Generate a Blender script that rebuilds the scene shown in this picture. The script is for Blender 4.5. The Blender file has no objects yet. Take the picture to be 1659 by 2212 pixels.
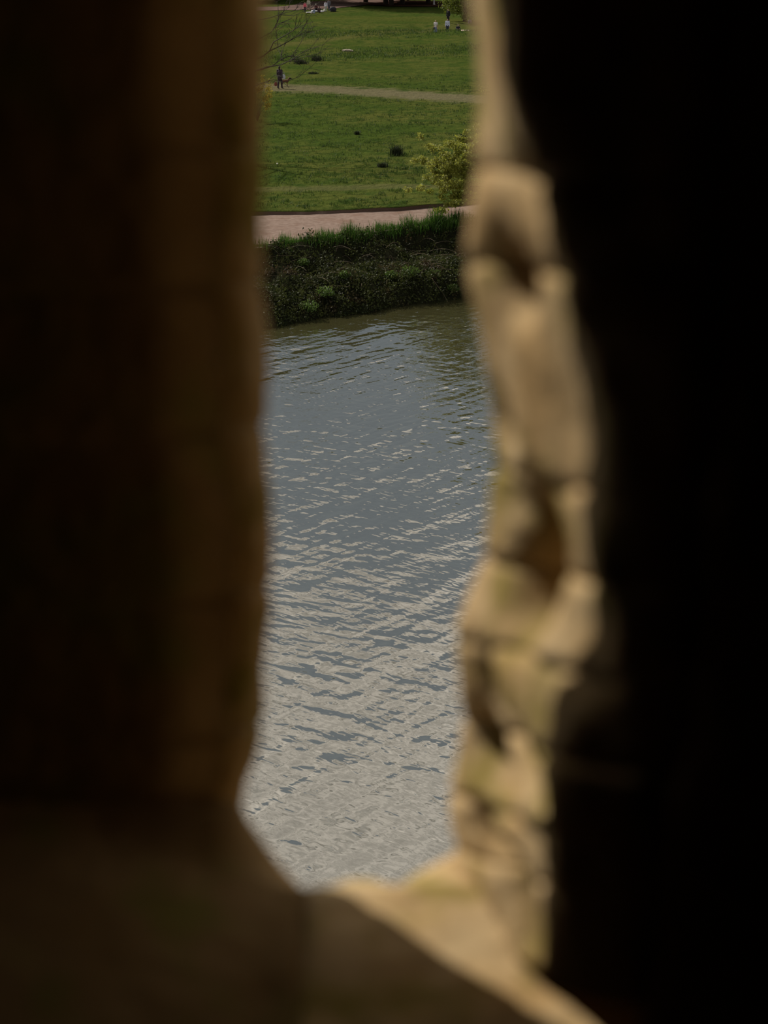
import bpy, bmesh, math, random
import numpy as np
from mathutils import Vector

random.seed(7)
rng = np.random.default_rng(7)
scene = bpy.context.scene
COL = scene.collection

# ---------------------------------------------------------------- camera
FPX = 3072.0                       # focal length in pixels of the 1659 x 2212 frame (50 mm on 36 mm)
PITCH = math.radians(22.2)
EYE = np.array([0.0, 0.0, 13.5])   # eye height above the water
cam = bpy.data.cameras.new('camera')
cam.sensor_fit = 'VERTICAL'
cam.sensor_height = 36.0
cam.sensor_width = 27.0
cam.lens = 50.0
cam.clip_start = 0.02
cam.clip_end = 2000
cam.dof.use_dof = True
cam.dof.focus_distance = 48.0
cam.dof.aperture_fstop = 5.0
cam_o = bpy.data.objects.new('camera', cam)
COL.objects.link(cam_o)
cam_o.location = EYE
cam_o.rotation_euler = (math.radians(90) - PITCH, 0, 0)
scene.camera = cam_o

# ---------------------------------------------------------------- exposure
vs = scene.view_settings
vs.view_transform = 'Standard'
vs.look = 'None'
vs.exposure = -0.6
vs.gamma = 1.0
vs.use_curve_mapping = False
scene.cycles.use_denoising = True
scene.cycles.max_bounces = 10
scene.cycles.diffuse_bounces = 6

# ---------------------------------------------------------------- sun
SUN_AZ = math.radians(43)          # to the left of the view direction
SUN_EL = math.radians(40)
SUN = np.array([-math.sin(SUN_AZ) * math.cos(SUN_EL), math.cos(SUN_AZ) * math.cos(SUN_EL), math.sin(SUN_EL)])
sl = bpy.data.lights.new('sun', 'SUN')
sl.energy = 7.5
sl.angle = math.radians(0.6)
sl.color = (1.0, 0.93, 0.82)
so = bpy.data.objects.new('sun', sl)
COL.objects.link(so)
so.rotation_euler = Vector(SUN).to_track_quat('Z', 'Y').to_euler()
so.location = (0, 0, 60)

# ---------------------------------------------------------------- sky: blue with broken white cloud
world = bpy.data.worlds.new('sky')
scene.world = world
world.use_nodes = True
wn, wl = world.node_tree.nodes, world.node_tree.links
wn.clear()


def N(nodes, t, **kw):
    n = nodes.new(t)
    for k, v in kw.items():
        if k.startswith('i_'):
            n.inputs[k[2:].replace('_', ' ')].default_value = v
        else:
            setattr(n, k, v)
    return n


def math_node(nodes, links, op, a, b=None, c=None, clamp=False):
    n = nodes.new('ShaderNodeMath')
    n.operation = op
    n.use_clamp = clamp
    for i, v in enumerate((a, b, c)):
        if v is None:
            continue
        if isinstance(v, (int, float)):
            n.inputs[i].default_value = v
        else:
            links.new(v, n.inputs[i])
    return n.outputs[0]


CLOUD_OFFSET = (-23.0306, 21.2326, -23.6502)
wtc = N(wn, 'ShaderNodeTexCoord')
wsep = N(wn, 'ShaderNodeSeparateXYZ')
wl.new(wtc.outputs['Generated'], wsep.inputs[0])
wz = math_node(wn, wl, 'MAXIMUM', wsep.outputs[2], 0.0)
wden = math_node(wn, wl, 'ADD', wz, 0.14)
wcx = math_node(wn, wl, 'DIVIDE', wsep.outputs[0], wden)
wcy = math_node(wn, wl, 'DIVIDE', wsep.outputs[1], wden)
wcomb = N(wn, 'ShaderNodeCombineXYZ')
wl.new(wcx, wcomb.inputs[0])
wl.new(wcy, wcomb.inputs[1])
wadd = N(wn, 'ShaderNodeVectorMath', operation='ADD')
wl.new(wcomb.outputs[0], wadd.inputs[0])
wadd.inputs[1].default_value = CLOUD_OFFSET
wno = N(wn, 'ShaderNodeTexNoise', i_Scale=0.75, i_Detail=6.0, i_Roughness=0.52, i_Distortion=0.2)
wl.new(wadd.outputs[0], wno.inputs['Vector'])
wmask = N(wn, 'ShaderNodeMapRange', interpolation_type='SMOOTHSTEP')
wmask.inputs['From Min'].default_value = 0.44
wmask.inputs['From Max'].default_value = 0.53
wl.new(wno.outputs[0], wmask.inputs['Value'])
wramp = N(wn, 'ShaderNodeValToRGB')
wl.new(wz, wramp.inputs[0])
wramp.color_ramp.elements[0].color = (0.86, 0.90, 0.94, 1)
wramp.color_ramp.elements[1].color = (0.34, 0.46, 0.68, 1)
e = wramp.color_ramp.elements.new(0.25)
e.color = (0.72, 0.85, 1.0, 1)
wmix = N(wn, 'ShaderNodeMix', data_type='RGBA')
wl.new(wmask.outputs[0], wmix.inputs['Factor'])
wl.new(wramp.outputs[0], wmix.inputs['A'])
wn2 = N(wn, 'ShaderNodeTexNoise', i_Scale=4.2, i_Detail=5.0, i_Roughness=0.6)
wl.new(wadd.outputs[0], wn2.inputs['Vector'])
wcr = N(wn, 'ShaderNodeValToRGB')
wl.new(wn2.outputs[0], wcr.inputs[0])
wcr.color_ramp.elements[0].position = 0.36
wcr.color_ramp.elements[0].color = (0.98, 0.91, 0.82, 1)
wcr.color_ramp.elements[1].position = 0.62
wcr.color_ramp.elements[1].color = (1.0, 0.905, 0.775, 1)
wcs = N(wn, 'ShaderNodeMapRange')
wcs.inputs['From Min'].default_value = 0.36
wcs.inputs['From Max'].default_value = 0.62
wcs.inputs['To Min'].default_value = 1.1
wcs.inputs['To Max'].default_value = 3.4
wl.new(wn2.outputs[0], wcs.inputs['Value'])
wvm = N(wn, 'ShaderNodeVectorMath', operation='SCALE')
wl.new(wcr.outputs[0], wvm.inputs[0])
wl.new(wcs.outputs[0], wvm.inputs['Scale'])
wl.new(wvm.outputs[0], wmix.inputs['B'])
wbg = N(wn, 'ShaderNodeBackground', i_Strength=0.58)
wl.new(wmix.outputs['Result'], wbg.inputs[0])
wout = N(wn, 'ShaderNodeOutputWorld')
wl.new(wbg.outputs[0], wout.inputs[0])

# ---------------------------------------------------------------- helpers
FW = np.array([0, math.cos(PITCH), -math.sin(PITCH)])
UP = np.array([0, math.sin(PITCH), math.cos(PITCH)])
RT = np.array([1.0, 0, 0])


def ray(px, py):
    return FW + RT * (px - 829.5) / FPX + UP * (1106 - py) / FPX


def on_y(px, py, Y):
    d = ray(px, py)
    return EYE + d * (Y / d[1])


def on_z(px, py, z=2.0):
    d = ray(px, py)
    return EYE + d * ((z - EYE[2]) / d[2])


def sstep(a, b, x):
    t = np.clip((np.asarray(x, float) - a) / (b - a), 0, 1)
    return t * t * (3 - 2 * t)


class Wob:
    """smooth pseudo-random field from a few sines"""
    def __init__(self, seed, scale, dim=2, n=9):
        r = np.random.default_rng(seed)
        self.k = r.normal(size=(n, dim)) / scale * 2.2
        self.p = r.uniform(0, 6.28, n)

    def __call__(self, *c):
        s = 0
        for k, p in zip(self.k, self.p):
            s = s + np.sin(sum(kk * cc for kk, cc in zip(k, c)) + p)
        return s / math.sqrt(len(self.p))


class MB:
    def __init__(self):
        self.v, self.f, self.n = [], [], 0

    def add(self, v, f):
        v = np.asarray(v, float).reshape(-1, 3)
        self.v.append(v)
        o = self.n
        self.f += [tuple(i + o for i in q) for q in f]
        self.n += len(v)
        return self

    def tube(self, pts, rad, sides=5):
        pts = np.asarray(pts, float)
        n = len(pts)
        rad = np.broadcast_to(np.asarray(rad, float), (n,))
        t = np.gradient(pts, axis=0)
        t /= np.linalg.norm(t, axis=1)[:, None] + 1e-9
        ref = np.array([0, 0, 1.0]) if abs(t[0][2]) < 0.9 else np.array([1.0, 0, 0])
        vs = []
        for i in range(n):
            a = np.cross(t[i], ref)
            a /= np.linalg.norm(a) + 1e-9
            b = np.cross(t[i], a)
            for k in range(sides):
                g = 2 * math.pi * k / sides
                vs.append(pts[i] + rad[i] * (math.cos(g) * a + math.sin(g) * b))
        fs = []
        for i in range(n - 1):
            for k in range(sides):
                k2 = (k + 1) % sides
                fs.append((i * sides + k, i * sides + k2, (i + 1) * sides + k2, (i + 1) * sides + k))
        fs.append(tuple(range(sides))[::-1])
        fs.append(tuple((n - 1) * sides + k for k in range(sides)))
        return self.add(vs, fs)

    def box(self, c, s, rz=0.0, taper=1.0):
        c = np.asarray(c, float)
        h = np.asarray(s, float) / 2
        vs = []
        for dz in (-1, 1):
            k = taper if dz > 0 else 1.0
            for dx, dy in ((-1, -1), (1, -1), (1, 1), (-1, 1)):
                x, y = dx * h[0] * k, dy * h[1] * k
                vs.append((c[0] + x * math.cos(rz) - y * math.sin(rz), c[1] + x * math.sin(rz) + y * math.cos(rz), c[2] + dz * h[2]))
        return self.add(vs, [(3, 2, 1, 0), (4, 5, 6, 7), (0, 1, 5, 4), (1, 2, 6, 5), (2, 3, 7, 6), (3, 0, 4, 7)])

    def ball(self, c, r, nu=12, nv=8):
        c = np.asarray(c, float)
        r = np.broadcast_to(np.asarray(r, float), (3,))
        vs, fs = [], []
        for j in range(nv + 1):
            a = math.pi * j / nv
            for i in range(nu):
                b = 2 * math.pi * i / nu
                vs.append(c + r * np.array([math.sin(a) * math.cos(b), math.sin(a) * math.sin(b), math.cos(a)]))
        for j in range(nv):
            for i in range(nu):
                i2 = (i + 1) % nu
                fs.append((j * nu + i, (j + 1) * nu + i, (j + 1) * nu + i2, j * nu + i2))
        return self.add(vs, fs)

    def capsule(self, a, b, ra, rb, nu=12):
        a, b = np.asarray(a, float), np.asarray(b, float)
        d = b - a
        L = np.linalg.norm(d)
        if L < 1e-6:
            return self.ball(a, ra)
        d /= L
        pts, rad = [], []
        for g in (-80, -45, -15):
            pts.append(a + d * ra * math.sin(math.radians(g)))
            rad.append(ra * math.cos(math.radians(g)))
        for g in (15, 45, 80):
            pts.append(b + d * rb * math.sin(math.radians(g)))
            rad.append(rb * math.cos(math.radians(g)))
        return self.tube(pts, rad, nu)

    def leaves(self, cen, size, up_bias=0.3, aspect=0.6, seed=0):
        """small folded rhombic leaves, two triangles each"""
        r = np.random.default_rng(seed)
        cen = np.asarray(cen, float)
        n = len(cen)
        size = np.broadcast_to(np.asarray(size, float), (n,))[:, None]
        d = r.normal(size=(n, 3))
        d /= np.linalg.norm(d, axis=1)[:, None]
        nm = r.normal(size=(n, 3))
        nm[:, 2] += up_bias * 2
        s = np.cross(d, nm)
        s /= np.linalg.norm(s, axis=1)[:, None] + 1e-9
        up = np.cross(s, d)
        p0 = cen - d * size * 0.5
        p2 = cen + d * size * 0.5
        p1 = cen + s * size * aspect * 0.5 + up * size * 0.12
        p3 = cen - s * size * aspect * 0.5 + up * size * 0.12
        V = np.stack([p0, p1, p2, p3], 1).reshape(-1, 3)
        o = self.n
        self.v.append(V)
        self.n += 4 * n
        idx = np.arange(n) * 4 + o
        self.f += [q for i in idx for q in ((i, i + 1, i + 2), (i, i + 2, i + 3))]
        return self

    def blades(self, base, height, width, lean, seed=0):
        """grass blades of five vertices: two wide segments and a tip"""
        r = np.random.default_rng(seed)
        base = np.asarray(base, float)
        n = len(base)
        h = np.broadcast_to(np.asarray(height, float), (n,)) * r.uniform(0.6, 1.15, n)
        w = np.broadcast_to(np.asarray(width, float), (n,)) * r.uniform(0.7, 1.2, n)
        a = r.uniform(0, 6.283, n)
        le = np.abs(r.normal(size=n)) * lean * h
        dirv = np.stack([np.cos(a), np.sin(a), 0 * a], 1)
        side = np.stack([-np.sin(a), np.cos(a), 0 * a], 1)
        z = np.array([0, 0, 1.0])
        m = base + dirv * (le * 0.35)[:, None] + z * (h * 0.58)[:, None]
        t = base + dirv * le[:, None] + z * h[:, None]
        sw = side * (w / 2)[:, None]
        V = np.stack([base - sw, base + sw, m + sw * 0.7, m - sw * 0.7, t], 1).reshape(-1, 3)
        o = self.n
        self.v.append(V)
        self.n += 5 * n
        idx = np.arange(n) * 5 + o
        self.f += [q for i in idx for q in ((i, i + 1, i + 2, i + 3), (i + 3, i + 2, i + 4))]
        return self

    def mesh(self, name):
        me = bpy.data.meshes.new(name)
        v = np.concatenate(self.v) if self.v else np.zeros((0, 3))
        me.from_pydata(v.tolist(), [], self.f)
        me.update()
        return me

    def build(self, name, m, parent=None, smooth=False, loc=None):
        return link(name, self.mesh(name), m, parent, smooth, loc)


def link(name, me, m, parent=None, smooth=False, loc=None):
    o = bpy.data.objects.new(name, me)
    COL.objects.link(o)
    if m is not None and not me.materials:
        me.materials.append(m)
    if smooth:
        me.polygons.foreach_set('use_smooth', [True] * len(me.polygons))
    if parent is not None:
        o.parent = parent
    if loc is not None:
        o.location = loc
    return o


def tag(o, label=None, cat=None, group=None, kind=None):
    for k, v in (('label', label), ('category', cat), ('group', group), ('kind', kind)):
        if v:
            o[k] = v
    return o


def thing(name, label, cat, loc=(0, 0, 0), rz=0.0, group=None):
    o = bpy.data.objects.new(name, None)
    o.empty_display_size = 0.2
    COL.objects.link(o)
    o.location = loc
    o.rotation_euler = (0, 0, rz)
    return tag(o, label, cat, group)


def grid_faces(nr, nc):
    return [(i * nc + j, i * nc + j + 1, (i + 1) * nc + j + 1, (i + 1) * nc + j) for i in range(nr - 1) for j in range(nc - 1)]


# ---------------------------------------------------------------- materials
def new_mat(name):
    m = bpy.data.materials.new(name)
    m.use_nodes = True
    m.node_tree.nodes.clear()
    return m, m.node_tree.nodes, m.node_tree.links


def noise_mat(name, c1, c2, scale=4.0, rough=0.9, bump=0.0, bump_scale=None, c3=None, scale3=1.0, lo3=0.5, hi3=0.65, detail=4.0, translucent=None, spec=0.25):
    """two-tone noise colour, an optional third tone in patches, optional relief and translucency"""
    m, nn, ll = new_mat(name)
    geo = N(nn, 'ShaderNodeNewGeometry')
    no = N(nn, 'ShaderNodeTexNoise', i_Scale=scale, i_Detail=detail)
    ll.new(geo.outputs['Position'], no.inputs['Vector'])
    mr = N(nn, 'ShaderNodeMapRange')
    mr.inputs['From Min'].default_value = 0.35
    mr.inputs['From Max'].default_value = 0.65
    ll.new(no.outputs[0], mr.inputs['Value'])
    mx = N(nn, 'ShaderNodeMix', data_type='RGBA')
    ll.new(mr.outputs[0], mx.inputs['Factor'])
    mx.inputs['A'].default_value = (*c1, 1)
    mx.inputs['B'].default_value = (*c2, 1)
    col = mx.outputs['Result']
    if c3:
        n3 = N(nn, 'ShaderNodeTexNoise', i_Scale=scale3, i_Detail=3.0)
        ll.new(geo.outputs['Position'], n3.inputs['Vector'])
        m3 = N(nn, 'ShaderNodeMapRange')
        m3.inputs['From Min'].default_value = lo3
        m3.inputs['From Max'].default_value = hi3
        ll.new(n3.outputs[0], m3.inputs['Value'])
        x3 = N(nn, 'ShaderNodeMix', data_type='RGBA')
        ll.new(m3.outputs[0], x3.inputs['Factor'])
        ll.new(col, x3.inputs['A'])
        x3.inputs['B'].default_value = (*c3, 1)
        col = x3.outputs['Result']
    bs = N(nn, 'ShaderNodeBsdfPrincipled', i_Roughness=rough)
    bs.inputs['Specular IOR Level'].default_value = spec
    ll.new(col, bs.inputs['Base Color'])
    if bump:
        bn = N(nn, 'ShaderNodeTexNoise', i_Scale=bump_scale or scale * 3, i_Detail=5.0)
        ll.new(geo.outputs['Position'], bn.inputs['Vector'])
        bp = N(nn, 'ShaderNodeBump', i_Strength=1.0, i_Distance=bump)
        ll.new(bn.outputs[0], bp.inputs['Height'])
        ll.new(bp.outputs[0], bs.inputs['Normal'])
    out = N(nn, 'ShaderNodeOutputMaterial')
    sh = bs.outputs[0]
    if translucent:
        tr = N(nn, 'ShaderNodeBsdfTranslucent')
        ll.new(col, tr.inputs['Color'])
        ms = N(nn, 'ShaderNodeMixShader', i_Fac=translucent)
        ll.new(sh, ms.inputs[1])
        ll.new(tr.outputs[0], ms.inputs[2])
        sh = ms.outputs[0]
    ll.new(sh, out.inputs[0])
    return m


M = {}
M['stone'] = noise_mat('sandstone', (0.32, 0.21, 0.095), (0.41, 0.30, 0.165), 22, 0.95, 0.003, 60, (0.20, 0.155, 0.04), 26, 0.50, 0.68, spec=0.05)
M['stone_shaded'] = noise_mat('shaded_sandstone', (0.14, 0.088, 0.036), (0.19, 0.125, 0.058), 22, 0.95, 0.003, 60, (0.13, 0.11, 0.03), 20, 0.50, 0.68, spec=0.05)  # same sandstone with the shade of the left side put into its colour
M['stone_inner_shaded'] = noise_mat('shaded_inner_sandstone', (0.11, 0.07, 0.04), (0.15, 0.10, 0.06), 12, 0.95, 0.004, 40, spec=0.05)  # same sandstone, darkened to paint in the shade inside the slit
M['mortar'] = noise_mat('lime_mortar', (0.16, 0.11, 0.06), (0.2, 0.14, 0.085), 30, 0.95, 0.002, 90, spec=0.05)
M['room'] = noise_mat('tower_interior', (0.10, 0.07, 0.05), (0.14, 0.10, 0.07), 6, 0.95, 0.004, 30)
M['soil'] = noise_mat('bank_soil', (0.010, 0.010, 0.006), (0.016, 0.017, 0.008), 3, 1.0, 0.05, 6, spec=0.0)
M['path'] = noise_mat('path_grit', (0.170, 0.121, 0.098), (0.225, 0.168, 0.138), 5, 0.95, 0.012, 22, (0.165, 0.108, 0.082), 0.9, 0.52, 0.72, spec=0.0)
M['far_path'] = noise_mat('far_path_earth', (0.11, 0.075, 0.065), (0.15, 0.10, 0.085), 0.6, 0.95, spec=0.0)
M['litter'] = noise_mat('leaf_litter', (0.055, 0.030, 0.022), (0.10, 0.055, 0.04), 0.8, 0.95, spec=0.0)
M['bramble_leaf'] = noise_mat('bramble_leaf', (0.012, 0.018, 0.005), (0.060, 0.070, 0.018), 2.4, 0.55, 0, None, (0.060, 0.040, 0.022), 0.9, 0.55, 0.68, translucent=0.35, spec=0.12)
M['fresh_leaf'] = noise_mat('fresh_leaf', (0.07, 0.13, 0.02), (0.11, 0.17, 0.035), 6, 0.5, translucent=0.45, spec=0.4)
M['cane'] = noise_mat('bramble_cane', (0.10, 0.07, 0.045), (0.17, 0.13, 0.08), 5, 0.8)
M['long_grass'] = noise_mat('long_grass', (0.035, 0.085, 0.010), (0.055, 0.11, 0.018), 2, 0.6, translucent=0.5)
M['tuft'] = noise_mat('tuft_grass', (0.030, 0.055, 0.010), (0.050, 0.080, 0.014), 0.5, 0.7, translucent=0.45)
M['rush'] = noise_mat('dark_rush', (0.018, 0.026, 0.010), (0.028, 0.036, 0.014), 3, 0.8, translucent=0.25)
M['haw_leaf'] = noise_mat('young_leaf', (0.20, 0.22, 0.03), (0.27, 0.275, 0.055), 3, 0.55, translucent=0.5)
M['yellow_leaf'] = noise_mat('yellow_leaf', (0.26, 0.22, 0.02), (0.34, 0.28, 0.04), 5, 0.55, translucent=0.5)
M['oak_leaf'] = noise_mat('tree_leaf', (0.045, 0.07, 0.012), (0.09, 0.11, 0.02), 0.8, 0.6, translucent=0.4)
M['lime_leaf'] = noise_mat('lime_leaf', (0.10, 0.13, 0.015), (0.15, 0.17, 0.03), 0.8, 0.6, translucent=0.45)
M['bark'] = noise_mat('bark', (0.030, 0.024, 0.018), (0.050, 0.040, 0.030), 8, 0.9)
M['wood'] = noise_mat('weathered_log', (0.30, 0.25, 0.19), (0.40, 0.34, 0.27), 6, 0.9)


def flat(name, c, rough=0.8):
    k = 'f_' + name
    if k not in M:
        M[k] = noise_mat(name, tuple(x * 0.9 for x in c), tuple(min(1, x * 1.1) for x in c), 25, rough)
    return M[k]


# water: turbid grey-green body under a rippled reflecting surface
def water_mat():
    m, nn, ll = new_mat('water')
    geo = N(nn, 'ShaderNodeNewGeometry')

    def train(angle, lam, length, amp, detail, seed, warp=0.0):
        a = math.radians(angle)
        dot = []
        for v in ((math.cos(a) / length, math.sin(a) / length, 0), (-math.sin(a) / lam, math.cos(a) / lam, 0)):
            d = N(nn, 'ShaderNodeVectorMath', operation='DOT_PRODUCT')
            ll.new(geo.outputs['Position'], d.inputs[0])
            d.inputs[1].default_value = v
            dot.append(d.outputs['Value'])
        cb = N(nn, 'ShaderNodeCombineXYZ')
        ll.new(dot[0], cb.inputs[0])
        ll.new(dot[1], cb.inputs[1])
        cb.inputs[2].default_value = seed
        no = N(nn, 'ShaderNodeTexNoise', i_Scale=1.0, i_Detail=detail, i_Roughness=0.45, i_Distortion=warp)
        ll.new(cb.outputs[0], no.inputs['Vector'])
        # gusts: each train swells and fades over the lake
        gu = N(nn, 'ShaderNodeTexNoise', i_Scale=0.16, i_Detail=1.0)
        ga = N(nn, 'ShaderNodeVectorMath', operation='ADD')
        ll.new(geo.outputs['Position'], ga.inputs[0])
        ga.inputs[1].default_value = (seed * 3.7, seed * 1.9, seed)
        ll.new(ga.outputs[0], gu.inputs['Vector'])
        gm = N(nn, 'ShaderNodeMapRange')
        gm.inputs['From Min'].default_value = 0.3
        gm.inputs['From Max'].default_value = 0.7
        gm.inputs['To Min'].default_value = 0.35 * amp
        gm.inputs['To Max'].default_value = 1.5 * amp
        ll.new(gu.outputs[0], gm.inputs['Value'])
        return math_node(nn, ll, 'MULTIPLY', math_node(nn, ll, 'SUBTRACT', no.outputs[0], 0.5), gm.outputs[0])

    h = None
    for args in WAVES:
        t = train(*args)
        h = t if h is None else math_node(nn, ll, 'ADD', h, t)
    bp = N(nn, 'ShaderNodeBump', i_Strength=1.0, i_Distance=1.0)
    ll.new(h, bp.inputs['Height'])
    bs = N(nn, 'ShaderNodeBsdfPrincipled', i_Roughness=0.02, i_IOR=2.55)
    bs.inputs['Specular IOR Level'].default_value = 0.9
    bs.inputs['Base Color'].default_value = (0.036, 0.034, 0.014, 1)
    ll.new(bp.outputs[0], bs.inputs['Normal'])
    out = N(nn, 'ShaderNodeOutputMaterial')
    ll.new(bs.outputs[0], out.inputs[0])
    return m


# crest angle, wavelength, crest length, height, detail, seed
WAVES = [
    (54, 0.80, 3.6, 0.054, 0.5, 3.0, 0.4),
    (44, 0.27, 0.9, 0.028, 0.5, 7.0, 0.3),
    (-22, 0.34, 0.9, 0.024, 0.5, 11.0, 0.4),
    (-34, 0.13, 0.30, 0.0080, 1.0, 17.0, 0.3),
    (8, 0.70, 1.5, 0.020, 0.5, 23.0, 0.3),
]
M['water'] = water_mat()


# field: short grass with worn tracks that follow lines on the ground
def field_mat():
    m, nn, ll = new_mat('field_grass')
    geo = N(nn, 'ShaderNodeNewGeometry')
    sep = N(nn, 'ShaderNodeSeparateXYZ')
    ll.new(geo.outputs['Position'], sep.inputs[0])

    def noise(scale, detail=4.0, rough=0.55):
        n = N(nn, 'ShaderNodeTexNoise', i_Scale=scale, i_Detail=detail, i_Roughness=rough)
        ll.new(geo.outputs['Position'], n.inputs['Vector'])
        return n.outputs[0]

    def ramp(v, lo, hi):
        n = N(nn, 'ShaderNodeMapRange', interpolation_type='SMOOTHSTEP')
        n.inputs['From Min'].default_value = lo
        n.inputs['From Max'].default_value = hi
        ll.new(v, n.inputs['Value'])
        return n.outputs[0]

    def mix(fac, a, b):
        n = N(nn, 'ShaderNodeMix', data_type='RGBA')
        ll.new(fac, n.inputs['Factor'])
        for s, v in (('A', a), ('B', b)):
            if isinstance(v, tuple):
                n.inputs[s].default_value = (*v, 1)
            else:
                ll.new(v, n.inputs[s])
        return n.outputs['Result']

    n_big = noise(0.16, 3.0)
    n_mid = noise(0.9, 4.0)
    n_fine = noise(5.0, 3.0)
    col = mix(ramp(n_big, 0.35, 0.65), (0.038, 0.059, 0.011), (0.064, 0.072, 0.017))
    col = mix(ramp(n_mid, 0.40, 0.72), col, (0.027, 0.047, 0.010))
    col = mix(math_node(nn, ll, 'MULTIPLY', ramp(n_fine, 0.5, 0.75), 0.5), col, (0.072, 0.080, 0.020))
    # tracks: y = a + b x, half width w
    for a, b, w, strength, dry in TRACKS:
        yy = math_node(nn, ll, 'MULTIPLY_ADD', sep.outputs[0], b, a)
        d = math_node(nn, ll, 'SUBTRACT', sep.outputs[1], yy)
        wob = math_node(nn, ll, 'MULTIPLY', math_node(nn, ll, 'SUBTRACT', n_mid, 0.5), w * 1.6)
        d = math_node(nn, ll, 'ABSOLUTE', math_node(nn, ll, 'ADD', d, wob))
        msk = math_node(nn, ll, 'SUBTRACT', 1.0, ramp(d, w * 0.35, w * 1.25))
        msk = math_node(nn, ll, 'MULTIPLY', msk, strength)
        msk = math_node(nn, ll, 'MULTIPLY', msk, math_node(nn, ll, 'MULTIPLY_ADD', n_fine, 0.5, 0.75), clamp=True)
        col = mix(msk, col, dry)
    bs = N(nn, 'ShaderNodeBsdfPrincipled', i_Roughness=0.9)
    bs.inputs['Specular IOR Level'].default_value = 0.0
    ll.new(col, bs.inputs['Base Color'])
    b1 = noise(1.6, 4.0, 0.6)
    bp = N(nn, 'ShaderNodeBump', i_Strength=1.0, i_Distance=0.32)
    ll.new(b1, bp.inputs['Height'])
    ll.new(bp.outputs[0], bs.inputs['Normal'])
    out = N(nn, 'ShaderNodeOutputMaterial')
    ll.new(bs.outputs[0], out.inputs[0])
    return m


TRACKS = [
    (113.0, -0.50, 3.6, 0.85, (0.115, 0.100, 0.058)),
    (69.8, 0.10, 0.9, 0.55, (0.090, 0.085, 0.036)),
    (184.0, 1.9, 4.5, 0.50, (0.085, 0.078, 0.026)),
    (214.0, -0.3, 7.0, 0.35, (0.070, 0.072, 0.016)),
]
M['field'] = field_mat()

# ================================================================ STRUCTURE: the tower wall with its slit
Y0 = 0.6                     # outer face of the wall
DEPTH = 0.42                 # depth of the slit's cheeks
TA = math.tan(SUN_AZ)
TE = math.tan(SUN_EL) / math.cos(SUN_AZ)

L_EDGE = [(577, -400), (577, 0), (578, 300), (584, 500), (594, 800), (594, 1000), (598, 1200), (598, 1400), (592, 1550), (555, 1640), (534, 1700), (530, 1760), (530, 2000)]
R_EDGE = [(1028, -400), (1028, 0), (1028, 200), (1010, 430), (1000, 560), (1012, 640), (1032, 720), (1042, 800), (1048, 900), (1058, 1000), (1048, 1080), (1032, 1200), (996, 1290), (974, 1350), (970, 1450), (976, 1600), (968, 1700), (976, 1800), (969, 1900), (969, 2100)]
LIT_END = [(1055, -300), (1070, 0), (1076, 120), (1098, 220), (1124, 300), (1148, 420), (1180, 540), (1205, 640), (1230, 720), (1255, 860), (1256, 960), (1252, 1060), (1262, 1160), (1284, 1240), (1298, 1320), (1285, 1400), (1240, 1440), (1185, 1475), (1166, 1600), (1160, 1700), (1160, 1900), (1158, 2000), (1185, 2100), (1200, 2200)]


def curve_z(pts):
    q = sorted([tuple(on_y(px, py, Y0)[[2, 0]]) for px, py in pts])
    q = np.array(q)
    return lambda z: np.interp(z, q[:, 0], q[:, 1])


XL = curve_z(L_EDGE)
XR = curve_z(R_EDGE)


def lit_point(px, py):
    d = ray(px, py)
    xl = -0.05
    for _ in range(20):
        k = (xl + TA * Y0) / (d[0] + TA * d[1])
        P = EYE + k * d
        xl = float(XL(P[2] + (Y0 - P[1]) * TE)) - 0.003
    return P


lp = np.array(sorted([tuple(lit_point(px, py)[[2, 0, 1]]) for px, py in LIT_END]))
XB = lambda z: np.interp(z, lp[:, 0], lp[:, 1])
UB = lambda z: Y0 - np.interp(z, lp[:, 0], lp[:, 2])


def cheek_right(u, z):
    xe, xb, ub = XR(z), XB(z), UB(z)
    k = np.clip(u / ub, 0, 1)
    x = xe + (xb - xe) * k
    return x + np.clip(u - ub, 0, 0.03) * 0.05 + np.maximum(u - ub - 0.03, 0) * math.tan(math.radians(36))


def cheek_left(u, z):
    return XL(z) - np.minimum(u, 0.012) * 0.90 - np.clip(u - 0.012, 0, 0.09) * math.tan(math.radians(78)) - np.maximum(u - 0.20, 0) * 0.3


def right_pixel(px, py):
    """(u, z) where a pixel's ray meets the right cheek"""
    d = ray(px, py)
    for y in np.arange(Y0, 0.2, -0.001):
        P = EYE + d * (y / d[1])
        if P[0] > cheek_right(Y0 - y, P[2]) - 1e-4 and Y0 - y > 0:
            continue
        if P[0] < cheek_right(Y0 - y, P[2]):
            return Y0 - y, P[2]
    return 0.05, d[2]


# hollows between and in the stones of the right cheek: pixel, radius in u and z, depth
HOLES = []
for px, py, ru, rz_, dp in [(1090, 600, 0.017, 0.011, 0.045), (1150, 1190, 0.018, 0.024, 0.055), (1128, 1275, 0.013, 0.016, 0.040), (1030, 1625, 0.026, 0.012, 0.055),
                            (1110, 1640, 0.03, 0.006, 0.030), (1078, 905, 0.016, 0.012, 0.012), (1030, 1475, 0.012, 0.012, 0.012), (1040, 1800, 0.015, 0.009, 0.020),
                            (1125, 385, 0.02, 0.008, 0.010), (1100, 1080, 0.012, 0.006, 0.010), (1100, 1920, 0.016, 0.010, 0.030), (1140, 2010, 0.02, 0.015, 0.030)]:
    # find the point by scanning depth for the sign change
    d = ray(px, py)
    best = None
    for y in np.arange(Y0 - 0.001, 0.2, -0.001):
        P = EYE + d * (y / d[1])
        g = P[0] - cheek_right(Y0 - y, P[2])
        if best is None or abs(g) < best[0]:
            best = (abs(g), Y0 - y, P[2])
    HOLES.append((best[1], best[2], ru, rz_, dp))

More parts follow.
